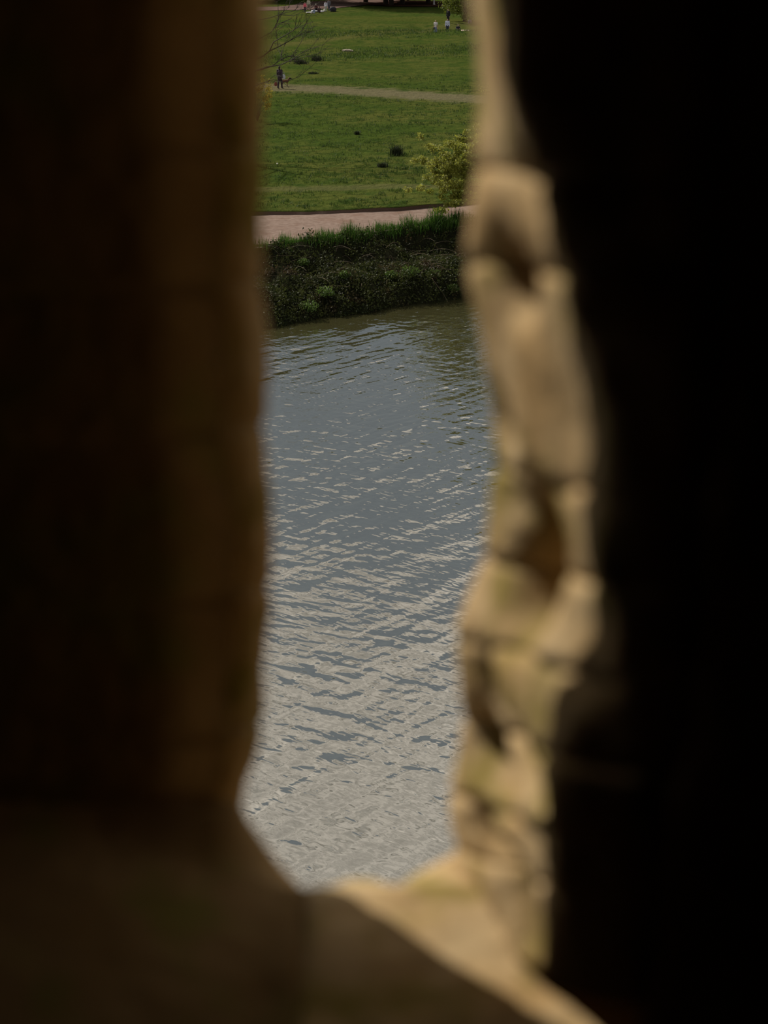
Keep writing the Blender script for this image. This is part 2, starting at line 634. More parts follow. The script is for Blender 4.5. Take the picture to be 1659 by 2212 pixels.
wob_a, wob_b, wob_c = Wob(1, 0.05), Wob(2, 0.018), Wob(3, 0.09)

wall = bpy.data.objects.new('wall_front', None)
COL.objects.link(wall)
tag(wall, 'thick sandstone tower wall pierced by the narrow slit', None, None, 'structure')


def cheek_stone(side, u0, u1, z0, z1, name='jamb_stone', rr=0.0016, tilt=0.8, seed=0, proud=0.0, m='stone', back=0.30):
    """one block of the slit's cheek: rounded, lumpy face, closed at the back"""
    nu, nz = max(6, int((u1 - u0) / 0.007)), max(6, int((z1 - z0) / 0.006))
    nu, nz = min(nu, 34), min(nz, 46)
    U, Wg = np.meshgrid(np.linspace(u0, u1, nu), np.linspace(0, 1, nz))
    za = z0 + tilt * max(0.0, 13.5 - z0) / Y0 * (U - u0)      # rubble beds that rise inwards
    zb_ = z1 + tilt * max(0.0, 13.5 - z1) / Y0 * (U - u0)
    Z = za + (zb_ - za) * Wg
    base = cheek_right(U, Z) if side > 0 else -cheek_left(U, Z)
    e = np.minimum(Z - za, zb_ - Z)
    rec = rr * np.clip(1 - e / rr, 0, 1) ** 2
    eo = np.minimum(U - u0, (u1 - U) * 3)
    ro = 0.0025
    rec = rec + ro * np.clip(1 - eo / ro, 0, 1) ** 2
    lump = 0.0016 * wob_a(U + seed, Z) + 0.0009 * wob_b(U, Z + seed) + 0.001 * wob_c(U, Z)
    X = base + rec + lump - proud
    if side > 0:
        for hu, hz, ru, rz_, dp in HOLES:
            X = X + dp * sstep(0.004, 0.022, U) * np.exp(-((U - hu) / ru) ** 2 - ((Z - hz) / rz_) ** 2)
    V = np.stack([X * side, Y0 - U, Z], -1).reshape(-1, 3)
    Xb = np.full_like(X, 0.62)
    Vb = np.stack([Xb * side, Y0 - U, Z], -1).reshape(-1, 3)
    n = nu * nz
    f = grid_faces(nz, nu)
    fs = [q if side < 0 else q[::-1] for q in f]
    rim = [j for j in range(nu)] + [i * nu + nu - 1 for i in range(1, nz)] + [(nz - 1) * nu + j for j in range(nu - 2, -1, -1)] + [i * nu for i in range(nz - 2, 0, -1)]
    for a, b in zip(rim, rim[1:] + rim[:1]):
        q = (a, b, b + n, a + n)
        fs.append(q if side > 0 else q[::-1])
    q = tuple(r + n for r in rim)
    fs.append(q if side > 0 else q[::-1])
    return MB().add(np.concatenate([V, Vb]), fs).build(name, M[m], wall, smooth=True)


def zrow(py, px=1040, u=0.03):
    if py < -5000:
        return 13.67
    d = ray(px, py)
    return float((EYE + d * ((Y0 - u) / d[1]))[2])


GAP = -0.001
# right cheek, outer course, split at these image rows
rows = [-9000, -180, 388, 600, 1062, 1262, 1440, 1628, 1790, 1915, 2110]
for i, (a, b) in enumerate(zip(rows, rows[1:])):
    zt, zb = zrow(a), zrow(b)
    cheek_stone(1, 0.0, 0.19, zb + GAP / 2, zt - GAP / 2, seed=i * 0.37)
# inner course
zz = [13.5 + v for v in (0.17, 0.02, -0.14, -0.30, -0.46, -0.62)]
for i, (a, b) in enumerate(zip(zz, zz[1:])):
    cheek_stone(1, 0.193, DEPTH, b + GAP / 2, a - GAP / 2, seed=3 + i * 0.41, m='stone_inner_shaded', tilt=0.0)
# left cheek: light and shade put into the colour, light rim before darker stone
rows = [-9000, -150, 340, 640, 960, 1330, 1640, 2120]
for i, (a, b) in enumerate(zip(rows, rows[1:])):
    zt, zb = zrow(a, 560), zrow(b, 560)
    cheek_stone(-1, 0.0, 0.0138, zb + GAP / 2, zt - GAP / 2, seed=9 + i * 0.29, m='stone', rr=0.002, name='lit_rim_stone')
    cheek_stone(-1, 0.0135, 0.20, zb + GAP / 2, zt - GAP / 2, seed=9 + i * 0.29, m='stone_shaded', rr=0.002, tilt=0.0)
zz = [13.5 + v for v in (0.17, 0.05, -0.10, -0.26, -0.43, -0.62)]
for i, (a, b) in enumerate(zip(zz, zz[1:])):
    cheek_stone(-1, 0.203, DEPTH, b + GAP / 2, a - GAP / 2, seed=15 + i * 0.33, m='stone_inner_shaded', tilt=0.0)

# sill
SILL = np.array(sorted([tuple(on_y(px, py, Y0)[[0, 2]]) for px, py in [(380, 1640), (480, 1680), (515, 1722), (530, 1762), (560, 1803), (600, 1862), (655, 1922), (700, 1930), (745, 1893), (800, 1890), (860, 1915), (905, 1880), (965, 1848), (1000, 1836), (1060, 1820), (1200, 1800)]]))


def sill_z(X, U):
    z0 = np.interp(X, SILL[:, 0], SILL[:, 1])
    zi = 13.5 - 0.421 + 0.35 * np.maximum(-0.05 - X, 0) - 0.02 * sstep(0.13, 0.4, U)
    return z0 + (zi - z0) * sstep(0.004, 0.045, U)


def sill_stone(x0, x1, u0, u1, seed, m='stone'):
    nx, nu = max(8, int((x1 - x0) / 0.005)), max(8, int((u1 - u0) / 0.006))
    nx, nu = min(nx, 70), min(nu, 40)
    X, U = np.meshgrid(np.linspace(x0, x1, nx), np.linspace(u0, u1, nu))
    Z = sill_z(X, U) + 0.0016 * wob_a(X, U + seed) + 0.0010 * wob_b(X + seed, U)
    e = np.minimum(np.minimum(X - x0, x1 - X), np.minimum(U - u0, u1 - U))
    Z = Z - 0.0012 * np.clip(1 - e / 0.003, 0, 1) ** 2
    V = np.stack([X, Y0 - U, Z], -1).reshape(-1, 3)
    Vb = V.copy()
    Vb[:, 2] = 13.5 - 0.70
    n = nx * nu
    fs = [q[::-1] for q in grid_faces(nu, nx)]
    rim = [j for j in range(nx)] + [i * nx + nx - 1 for i in range(1, nu)] + [(nu - 1) * nx + j for j in range(nx - 2, -1, -1)] + [i * nx for i in range(nu - 2, 0, -1)]
    for a, b in zip(rim, rim[1:] + rim[:1]):
        fs.append((a, b, b + n, a + n))
    fs.append(tuple(r + n for r in rim))
    return MB().add(np.concatenate([V, Vb]), fs).build('sill_stone', M[m], wall, smooth=True)


sill_stone(-0.36, -0.0365, 0.0, 0.19, 0.3, 'stone_shaded')  # darker tone paints in the shade on the left of the sill
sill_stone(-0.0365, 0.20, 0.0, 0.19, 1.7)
sill_stone(-0.58, -0.05, 0.194, DEPTH, 2.9, 'stone_inner_shaded')
sill_stone(-0.046, 0.58, 0.194, DEPTH, 4.1, 'stone_inner_shaded')

# unseen lintel added above the frame, low enough to cut skylight on the sill
X, U = np.meshgrid(np.linspace(-0.60, 0.60, 50), np.linspace(0, DEPTH, 24))
V = np.stack([X, Y0 - U, 13.672 + 0.0016 * wob_a(X, U) + 0.001 * wob_b(X, U)], -1).reshape(-1, 3)
Vb = V.copy()
Vb[:, 2] = 14.27
rim = [j for j in range(50)] + [i * 50 + 49 for i in range(1, 24)] + [23 * 50 + j for j in range(48, -1, -1)] + [i * 50 for i in range(22, 0, -1)]
MB().add(np.concatenate([V, Vb]), grid_faces(24, 50) + [(b, a, a + 1200, b + 1200) for a, b in zip(rim, rim[1:] + rim[:1])] + [tuple(q + 1200 for q in rim)]).build('unseen_lintel', M['stone_inner_shaded'], wall, smooth=True)

# the masonry around the slit: core left, right, below and above
core = MB()
core.box((-3.58, (Y0 + 0.17) / 2 + 0.005, 13.5), (6.0, Y0 - 0.17, 27.0))
core.box((3.58, (Y0 + 0.17) / 2 + 0.005, 13.5), (6.0, Y0 - 0.17, 27.0))
core.box((0, (Y0 + 0.17) / 2 + 0.005, 6.40), (1.16, Y0 - 0.17, 12.79))
core.box((0, (Y0 + 0.17) / 2 + 0.005, 14.25 + 6.4), (1.16, Y0 - 0.17, 12.8))
co = core.build('masonry', M['mortar'], wall)

# the dark chamber behind the wall
RX, RY0, RY1, RZ0, RZ1 = 1.6, -2.6, 0.17, 11.85, 14.6


def shell(name, c, s):
    o = MB().box(c, s).build(name, M['room'])
    return tag(o, None, None, None, 'structure')


shell('floor', (0, (RY0 + RY1) / 2, RZ0 - 0.1), (2 * RX + 0.4, RY1 - RY0 + 0.4, 0.2))
shell('ceiling', (0, (RY0 + RY1) / 2, RZ1 + 0.1), (2 * RX + 0.4, RY1 - RY0 + 0.4, 0.2))
shell('wall_left', (-RX - 0.1, (RY0 + RY1) / 2, (RZ0 + RZ1) / 2), (0.2, RY1 - RY0, RZ1 - RZ0))
shell('wall_right', (RX + 0.1, (RY0 + RY1) / 2, (RZ0 + RZ1) / 2), (0.2, RY1 - RY0, RZ1 - RZ0))
shell('wall_back', (0, RY0 - 0.1, (RZ0 + RZ1) / 2), (2 * RX + 0.4, 0.2, RZ1 - RZ0))

# ================================================================ STRUCTURE: water, bank, path, field
bx = np.array([-200, -40, -16, -3.92, 2.95, 16, 40, 200.0])
WATER_Y = lambda x: np.interp(x, bx, [40, 40, 44.5, 51.23, 55.52, 62.5, 68, 68])
TOP_Y = lambda x: np.interp(x, bx, [46, 46, 50.5, 57.2, 62.0, 69.0, 75, 75])
FIELD_Y = lambda x: np.interp(x, [-200, -40, -16, -9, -5.3, -2.6, 0.2, 3.4, 8, 16, 40, 200], [58, 58, 61.0, 62.6, 63.35, 63.45, 64.25, 65.5, 68.0, 72.5, 79, 79])

wx = MB()
wx.add([(-200, Y0, 0), (200, Y0, 0), (200, 90, 0), (-200, 90, 0)], [(0, 1, 2, 3)])
w = wx.build('lake_water', M['water'])
tag(w, 'rippled grey green water below the wall', None, None, 'structure')

xs_fine = np.concatenate([np.linspace(-200, -26, 24), np.arange(-25, 25.01, 0.2), np.linspace(26, 200, 24)])
wob_bank, wob_bank2 = Wob(21, 2.2), Wob(22, 0.8)


def bank_z(x, s):
    """profile of the overgrown bank: s 0 at the water, 1 at the top"""
    z = np.interp(s, [-0.08, 0.0, 0.10, 0.30, 0.46, 0.60, 0.80, 0.93, 1.0, 1.1], [-0.5, -0.05, 0.42, 0.85, 0.92, 1.0, 1.45, 1.85, 1.9, 1.86])
    b = sstep(0, 0.12, s) * (1 - sstep(0.88, 1.0, s))
    return z + b * (0.16 * wob_bank(x, s * 5) + 0.07 * wob_bank2(x, s * 5))


def bank_pt(x, s):
    y0, y1 = WATER_Y(x), TOP_Y(x)
    ragged = 0.16 * np.sin(x * 2.1) + 0.12 * np.sin(x * 5.3 + 1)
    y = y0 + (y1 - y0) * s + ragged * (1 - np.clip(s, 0, 1))
    return np.stack([x, y, bank_z(x, s)], -1)


ss = np.concatenate([[-0.08], np.linspace(0, 1.0, 34), [1.1]])
Xg, Sg = np.meshgrid(xs_fine, ss)
P = bank_pt(Xg, Sg)
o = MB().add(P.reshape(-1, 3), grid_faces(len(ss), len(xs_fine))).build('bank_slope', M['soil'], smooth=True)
tag(o, 'overgrown earth bank between water and path', None, None, 'structure')

# gritty path
vv = np.linspace(0, 1, 14)
Xg, Vg = np.meshgrid(xs_fine, vv)
wob_p = Wob(31, 1.2)
Yg = (TOP_Y(Xg) - 0.4) + (FIELD_Y(Xg) + 0.25 - TOP_Y(Xg) + 0.4) * Vg
Zg = 1.885 + 0.012 * wob_p(Xg, Yg)
o = MB().add(np.stack([Xg, Yg, Zg], -1).reshape(-1, 3), grid_faces(len(vv), len(xs_fine))).build('gravel_path', M['path'], smooth=True)
tag(o, 'pinkish grit path along the bank top', None, None, 'structure')

# grassy field with a small turf step above the path
fx = np.concatenate([np.linspace(-260, -42, 26), np.arange(-40, 40.01, 0.5), np.linspace(42, 260, 26)])
off = np.concatenate([[0.02, 0.0], 0.10 + np.cumsum(np.full(70, 0.25) * 1.025 ** np.arange(70)), ])
off = off[off < 380]
off = np.concatenate([off, np.linspace(off[-1] + 8, 420, 60)])
wob_f, wob_f2, wob_e = Wob(41, 9.0), Wob(42, 2.0), Wob(43, 0.7, 1)


def field_z(x, y):
    z = 2.02 + 0.05 * wob_f(x, y) + 0.018 * wob_f2(x, y)
    # the dip behind the rough crest where three walkers stand to the waist
    dip = sstep(2.5, 5.0, x) * (1 - sstep(13, 16, x)) * sstep(186.8, 188.6, y) * (1 - sstep(199, 203, y))
    crest = sstep(-2, 6, x) * (1 - sstep(16, 26, x)) * np.exp(-((y - 185.6) / 1.6) ** 2)
    return z - 0.62 * dip + 0.10 * crest


Xg, Og = np.meshgrid(fx, off)
edge = 0.07 * wob_e(Xg * 1.0) * np.exp(-Og / 0.5)
Yg = FIELD_Y(Xg) + Og + edge
Zg = field_z(Xg, Yg)
Zg[0] = 1.84
o = MB().add(np.stack([Xg, Yg, Zg], -1).reshape(-1, 3), grid_faces(len(off), len(fx))).build('grass_field', M['field'], smooth=True)
tag(o, 'grazed green field rising beyond the path', None, None, 'structure')

# soil face of the turf step
fs_x = np.arange(-25, 25, 0.12)
e_y = FIELD_Y(fs_x) + 0.07 * wob_e(fs_x)
lipw = 0.03 + 0.10 * np.exp(-((fs_x + 2.6) / 1.4) ** 2)
V = np.concatenate([np.stack([fs_x, e_y - 0.015, field_z(fs_x, e_y) - 0.01], -1), np.stack([fs_x, e_y - lipw - 0.04, 0 * fs_x + 1.875], -1)])
n = len(fs_x)
o = MB().add(V, [(j, n + j, n + j + 1, j + 1) for j in range(n - 1)]).build('turf_edge', flat('red_brown_soil', (0.075, 0.045, 0.030)))
tag(o, 'bare brown soil step under the turf edge', None, None, 'structure')


def ground_strip(name, pts, widths, m, label, lift=0.05):
    pts = np.asarray(pts, float)
    k = np.linspace(0, len(pts) - 1, 60)
    x = np.interp(k, range(len(pts)), pts[:, 0])
    y = np.interp(k, range(len(pts)), pts[:, 1])
    wd = np.interp(k, range(len(pts)), widths)
    tx, ty = np.gradient(x), np.gradient(y)
    l = np.hypot(tx, ty)
    nx, ny = -ty / l, tx / l
    rows_ = []
    for s in np.linspace(-1, 1, 9):
        jig = 1 + 0.12 * np.sin(k * 3 + s)
        X, Y = x + nx * wd * s * jig, y + ny * wd * s * jig
        rows_.append(np.stack([X, Y, field_z(X, Y) + lift], -1))
    o = MB().add(np.stack(rows_, 1).reshape(-1, 3), grid_faces(60, 9)).build(name, m)
    return tag(o, label, None, None, 'structure')


# ================================================================ VEGETATION
def clump_points(n, cen, rad, seed, power=0.5):
    r = np.random.default_rng(seed)
    d = r.normal(size=(n, 3))
    d /= np.linalg.norm(d, axis=1)[:, None]
    return np.asarray(cen) + d * (r.uniform(0, 1, n) ** power)[:, None] * np.asarray(rad)


# brambles on the bank: leaves in ragged mounds
r = np.random.default_rng(50)
n = 80000
lx = np.where(r.uniform(size=n) < 0.75, r.uniform(-9, 9, n), r.uniform(-24, 24, n))
lsx = r.uniform(0.0, 0.97, n)
keep = (0.5 + 0.35 * wob_bank2(lx * 1.3, lsx * 7) + 0.25 * (lsx < 0.42) - 0.2 * (lsx > 0.62)) > r.uniform(0, 1, n)
lx, lsx = lx[keep], lsx[keep]
P = bank_pt(lx, lsx)
hgt = np.abs(r.normal(size=len(lx))) * (0.10 + 0.10 * np.clip(wob_bank(lx * 1.5, lsx * 6), 0, 2))
P[:, 2] += np.minimum(hgt, 0.55) + 0.02
P[:, 1] -= np.minimum(hgt, 0.5) * 0.5
und = MB().leaves(P, r.uniform(0.05, 0.12, len(P)), 0.5, 0.75, 51).build('bramble_undergrowth', M['bramble_leaf'])
tag(und, 'dark tangle of bramble leaves covering the bank', 'undergrowth', None, 'stuff')

canes = MB()
r = np.random.default_rng(52)
for i in range(240):
    x = r.uniform(-9, 9) if i < 170 else r.uniform(-24, 24)
    s = r.uniform(0.2, 0.9)
    p = bank_pt(np.array([x]), np.array([s]))[0]
    a = r.uniform(0, 6.283)
    L, hgt = r.uniform(0.5, 1.4), r.uniform(0.05, 0.26)
    t = np.linspace(0, 1, 7)
    q = p + np.stack([np.cos(a) * L * t, np.sin(a) * L * t * 0.6 - 0.25 * t, hgt * np.sin(np.pi * t * 0.8) + 0.10], -1)
    gz = bank_z(q[:, 0], np.clip((q[:, 1] - WATER_Y(q[:, 0])) / (TOP_Y(q[:, 0]) - WATER_Y(q[:, 0])), 0, 1))
    q[:, 2] = np.maximum(q[:, 2], gz + 0.02)
    canes.tube(q, np.linspace(0.006, 0.003, 7), 3)
o = canes.build('bramble_cane_tangle', M['cane'])
tag(o, 'arching pale brown bramble canes over the dark bank', 'brambles', None, 'stuff')

# brighter leafy plants low on the bank, each a clump of its own
FRESH = [((668, 672), 0.34, 'bright green leafy clump at the water edge, leftmost on the bank'),
         ((703, 640), 0.32, 'bright green leafy clump just above the water, beside the leftmost one'),
         ((845, 600), 0.24, 'yellow green leafy clump halfway up the middle of the bank'),
         ((884, 597), 0.36, 'broad pale green leafy mound on the middle of the bank'),
         ((935, 600), 0.30, 'pale green leafy mound right of the broad one on the bank'),
         ((745, 600), 0.22, 'small fresh green plant amid dark brambles left of the bank middle'),
         ((655, 572), 0.22, 'small green plant high on the left part of the bank'),
         ((978, 628), 0.22, 'small green plant by the water near the right slit edge')]


def bank_pixel(px, py):
    d = ray(px, py)
    for k in np.arange(50, 72, 0.02):
        p = EYE + d * (k / d[1])
        s = (p[1] - WATER_Y(p[0])) / (TOP_Y(p[0]) - WATER_Y(p[0]))
        if p[2] < bank_z(p[0], s) or p[2] < 0:
            return p
    return p


for i, (pp, rad, lab) in enumerate(FRESH):
    p = bank_pixel(*pp)
    t = thing('leafy_plant', lab, 'plant', p)
    c = clump_points(260, (0, -0.05, rad * 0.55), (rad * 1.2, rad * 0.8, rad * 0.75), 60 + i)
    c = c[c[:, 2] > -0.1]
    tag(MB().leaves(c, 0.085, 0.6, 0.6, 80 + i).build('foliage', M['fresh_leaf'], t), kind='stuff')
    st = MB()
    for k in range(5):
        a = k * 1.26 + i
        st.tube([(0, 0, -0.1), (math.cos(a) * rad * 0.3, math.sin(a) * rad * 0.2, rad * 0.4), (math.cos(a) * rad * 0.7, math.sin(a) * rad * 0.5, rad * 0.9)], [0.008, 0.006, 0.003], 4)
    st.build('stem', M['fresh_leaf'], t)

# a long bare cane reaching down to the water on the right
q = np.array([bank_pixel(905, 575), bank_pixel(935, 615), bank_pixel(958, 640), bank_pixel(967, 652)])
q[:, 2] += [0.25, 0.25, 0.12, 0.02]
q[:, 1] -= [0.1, 0.25, 0.2, 0.1]
o = MB().tube(q, [0.012, 0.010, 0.008, 0.005], 5).build('drooping_cane', M['cane'])
tag(o, 'single long cane drooping from the bank to the water', 'cane')

# long grass tufts along the bank top
TUFTS = [(600, 0.35), (614, 0.50), (640, 0.42), (660, 0.60), (684, 0.50), (709, 0.66), (731, 0.50), (752, 0.62), (772, 0.60), (795, 0.52), (818, 0.50), (842, 0.58),
         (862, 0.45), (880, 0.62), (903, 0.55), (925, 0.78), (940, 0.80), (955, 0.62), (970, 0.72), (985, 0.6), (1003, 0.6)]
ORD = ['leftmost of the row'] + [w_ + ' from the left' for w_ in ('second third fourth fifth sixth seventh eighth ninth tenth eleventh twelfth thirteenth fourteenth fifteenth sixteenth seventeenth eighteenth nineteenth twentieth'.split())] + ['rightmost of the row']
top_lo, top_hi = on_z(600, 520, 1.9), on_z(990, 470, 1.9)
for i, (px, h) in enumerate(TUFTS):
    for Y in np.arange(54, 66, 0.05):
        p = on_y(px, 500, Y)
        if Y > TOP_Y(p[0]) - 0.30:
            break
    base = np.array([p[0], Y, 1.84])
    t = thing('grass_tuft', 'tuft of long green grass between path and brambles, %s' % ORD[i], 'grass', base, 0, 'long grass tufts along the bank top')
    r = np.random.default_rng(100 + i)
    nb = 150
    b = np.stack([r.normal(size=nb) * 0.17, r.normal(size=nb) * 0.16, r.uniform(-0.15, 0.03, nb)], -1)
    tag(MB().blades(b, h * (0.62, 1.1, 0.8)[i % 3], 0.024, 0.38, 130 + i).build('blades', M['long_grass'], t), kind='stuff')
    b2 = np.stack([r.normal(size=60) * 0.22, -0.30 + r.normal(size=60) * 0.14, r.uniform(-0.3, -0.1, 60)], -1)
    tag(MB().blades(b2, h * 0.7, 0.02, 0.6, 150 + i).build('drooping_blades', M['long_grass'], t), kind='stuff')

# grass fringe elsewhere on the bank top (beyond the slit's view)
r = np.random.default_rng(160)
gx = np.concatenate([r.uniform(-25, -4.6, 2200), r.uniform(4.0, 25, 2200)])
b = np.stack([gx, TOP_Y(gx) - 0.3 + r.normal(size=len(gx)) * 0.2, np.full(len(gx), 1.75)], -1)
o = MB().blades(b, 0.55, 0.022, 0.4, 161).build('grass_fringe', M['long_grass'])
tag(o, 'fringe of long grass running on along the bank top', 'grass', None, 'stuff')

# short tufts all over the field
r = np.random.default_rng(170)
n = 17000
d = 64 + 62 * r.uniform(0, 1, n) ** 1.1
tx = r.uniform(-1, 1, n) * (0.16 * d)
keep = np.array([r.uniform() < 0.25 + 0.4 * (wob_f2(a, b_) > 0.2) for a, b_ in zip(tx, d)])
tx, d = tx[keep], d[keep]
yy = FIELD_Y(tx) + (d - 63.5)
ontrack = np.zeros(len(tx), bool)
for a, bb, wd, _, _ in TRACKS:
    ontrack |= np.abs(yy - (a + bb * tx)) < wd * 0.9
tx, yy = tx[~ontrack], yy[~ontrack]
nb = 7
cx = np.repeat(tx, nb) + r.normal(size=len(tx) * nb) * 0.10
cy = np.repeat(yy, nb) + r.normal(size=len(tx) * nb) * 0.10
b = np.stack([cx, cy, field_z(cx, cy) - 0.02], -1)
o = MB().blades(b, np.repeat(r.uniform(0.06, 0.20, len(tx)), nb), 0.035, 0.5, 171).build('field_tufts', M['tuft'])
tag(o, 'short grass tufts dotted over the near field', 'grass', None, 'stuff')

# rough grass further off, on the ridge and the crest
r = np.random.default_rng(180)
n = 2600
rx = r.uniform(-14, 22, n)
ry = np.where(r.uniform(size=n) < 0.5, 152 + 0.55 * rx + r.normal(size=n) * 4.0, 183.0 + 0.25 * rx + r.normal(size=n) * 4.5)
nb = 5
cx = np.repeat(rx, nb) + r.normal(size=n * nb) * 0.25
cy = np.repeat(ry, nb) + r.normal(size=n * nb) * 0.25
b = np.stack([cx, cy, field_z(cx, cy) - 0.02], -1)
o = MB().blades(b, 0.24, 0.06, 0.5, 181).build('rough_grass', M['tuft'])
tag(o, 'band of rougher grass across the far field', 'grass', None, 'stuff')

# dark rush tussocks
for i, (px, py, rad, h, lab) in enumerate([(856, 334, 0.36, 0.55, 'largest dark rush tussock alone in the middle of the field'),
                                            (772, 291, 0.18, 0.28, 'small dark rush tussock up the field left of the largest'),
                                            (826, 360, 0.25, 0.26, 'thin pale rush tussock just below the largest one'),
                                            (998, 304, 0.28, 0.45, 'dark rush tussock behind the yellow green branches'),
                                            (683, 131, 0.5, 0.55, 'dark rough tussock near the bare branch tips'),
                                            (650, 137, 0.7, 0.45, 'low wide dark tussock under the bare branches'),
                                            (676, 160, 0.45, 0.25, 'dark tussock right of the walker in purple')]):
    p = on_z(px, py, 2.02)
    t = thing('rush_tussock', lab, 'tussock', (p[0], p[1], 2.0))
    r = np.random.default_rng(190 + i)
    nb = 220
    b = np.stack([r.normal(size=nb) * rad * 0.42, r.normal(size=nb) * rad * 0.42, np.full(nb, -0.03)], -1)
    bl = MB().blades(b, h, 0.028 + 0.0002 * p[1], 0.55, 200 + i).build('blades', M['rush'], t)
    tag(bl, kind='stuff')

# fallen log on the far slope
p0, p1 = on_z(740, 109, 2.12), on_z(763, 110, 2.12)
t = thing('fallen_log', 'pale fallen log lying on the far grass slope', 'log', (p0[0], p0[1], 2.1))
L = p1 - p0
MB().tube([(0, 0, 0), L * 0.3 + (0, 0, 0.04), L * 0.7 + (0, 0, 0.05), L], [0.10, 0.13, 0.12, 0.08], 8).build('trunk', M['wood'], t)
MB().tube([L * 0.25, L * 0.2 + (0, -0.3, 0.06), L * 0.1 + (0, -0.6, -0.02)], [0.05, 0.04, 0.02], 6).build('broken_branch', M['wood'], t)

# small pale stone in the grass by the left edge
p = on_z(599, 355, 2.03)
o = MB().ball((0, 0, 0), (0.045, 0.04, 0.035), 8, 6).build('pale_stone', flat('pale_stone', (0.7, 0.68, 0.62)), loc=(p[0], p[1], 2.06))
tag(o, 'tiny pale stone in the grass near the left slit edge', 'stone')


# ---------------------------------------------------------------- trees
def twigs(mb, pts, rad0, depth, r, tips, spread=0.7, up=0.25):
    """side shoots along a branch, recursively"""
    pts = np.asarray(pts, float)
    L = np.linalg.norm(np.diff(pts, axis=0), axis=1).sum()
    main = pts[-1] - pts[0]
    main /= np.linalg.norm(main)
    n = max(2, int(r.integers(3, 6)))
    for k in range(n):
        f = r.uniform(0.3, 1.0)
        i = f * (len(pts) - 1)
        i0 = min(int(i), len(pts) - 2)
        st = pts[i0] + (pts[i0 + 1] - pts[i0]) * (i - i0)
        d = main + r.normal(size=3) * spread + np.array([0, 0, up])
        d /= np.linalg.norm(d)
        ln = L * r.uniform(0.28, 0.5)
        m1 = st + d * ln * 0.5 + r.normal(size=3) * ln * 0.07
        e = st + d * ln + r.normal(size=3) * ln * 0.10 + np.array([0, 0, up * ln * 0.25])
        q = np.array([st, m1, e])
        mb.tube(q, [rad0, rad0 * 0.75, rad0 * 0.45], 4 if depth > 1 else 3)
        tips.append(e)
        tips.append(m1)
        if depth > 1:
            twigs(mb, q, rad0 * 0.55, depth - 1, r, tips, spread, up)


# bare tree on the left whose branches reach into view
BX, BY = -10.6, 80.0
t = thing('bare_tree', 'leafless tree reaching dark branches in from the left edge', 'tree', (BX, BY, 2.0))
org = np.array([BX, BY, 2.0])
trunk_top = np.array([0.25, 0, 3.2])
MB().tube([(0, 0, -0.2), (0.08, 0.05, 1.2), (0.1, -0.05, 2.3), trunk_top, (0.4, 0.1, 5.0), (0.3, 0, 7.2), (0.5, 0.2, 9.0)], [0.26, 0.21, 0.19, 0.17, 0.12, 0.07, 0.03], 9).build('trunk', M['bark'], t, True)


def px_at(px, py, Y):
    return on_y(px, py, Y) - org


LIMBS = [
    ([(500, 175), (545, 156), (575, 145), (607, 140), (624, 132), (650, 120), (672, 113)], [80, 79.6, 79.2, 79, 78.6, 78.3, 78], 2.3),
    ([(560, 152), (587, 143), (607, 129), (609, 108), (604, 92)], [79.5, 80, 80.5, 81, 81.4], 3.2),
    ([(607, 129), (617, 124), (628, 121), (645, 124)], [80.5, 80.9, 81.2, 81.6], None),
    ([(510, 150), (550, 130), (570, 120), (582, 110), (602, 101), (626, 88), (658, 69), (667, 56)], [80, 80.3, 80.5, 80.7, 81, 81.2, 81.6, 82], 3.6),
    ([(582, 110), (591, 91), (613, 78), (634, 66), (645, 51), (648, 38)], [80.7, 80.4, 80, 79.6, 79.2, 79], None),
    ([(510, 110), (550, 90), (585, 70), (600, 52), (630, 40)], [80, 80.5, 81, 81.5, 82], 5.0),
    ([(510, 60), (550, 45), (585, 38), (615, 28), (640, 22)], [80, 79.6, 79.2, 79, 78.7], 6.2),
    ([(520, 200), (560, 182), (590, 172), (612, 178), (625, 190)], [80, 79.4, 79, 78.6, 78.2], 1.9),
    ([(520, 20), (560, 5), (590, -5), (620, -25)], [80, 80.4, 80.9, 81.2], 7.0),
]
r = np.random.default_rng(300)
for i, (pp, yy, z0) in enumerate(LIMBS):
    q = [px_at(a, b, y) for (a, b), y in zip(pp, yy)]
    if z0 is not None:
        q = [np.array([0.2, 0, q[0][2] - 0.5])] + q
    mb = MB()
    big = 0.055 if z0 is not None and i in (0, 3) else 0.034
    mb.tube(q, np.linspace(big, 0.010, len(q)), 5)
    tips = []
    twigs(mb, q[1:], 0.016, 3, r, tips, 0.5, 0.15)
    mb.build('branch', M['bark'], t)
# branches on the hidden side
mb = MB()
for k in range(7):
    a = math.pi * (0.55 + 0.9 * k / 7)
    z0 = 2.5 + 0.7 * k
    q = [np.array([0.2, 0, z0]), np.array([math.cos(a) * 1.2, math.sin(a) * 1.2, z0 + 0.8]), np.array([math.cos(a) * 2.4, math.sin(a) * 2.4, z0 + 1.3])]
    mb = MB().tube(q, [0.06, 0.04, 0.015], 5)
    twigs(mb, q, 0.012, 2, r, [], 0.6, 0.2)
    mb.build('branch', M['bark'], t)

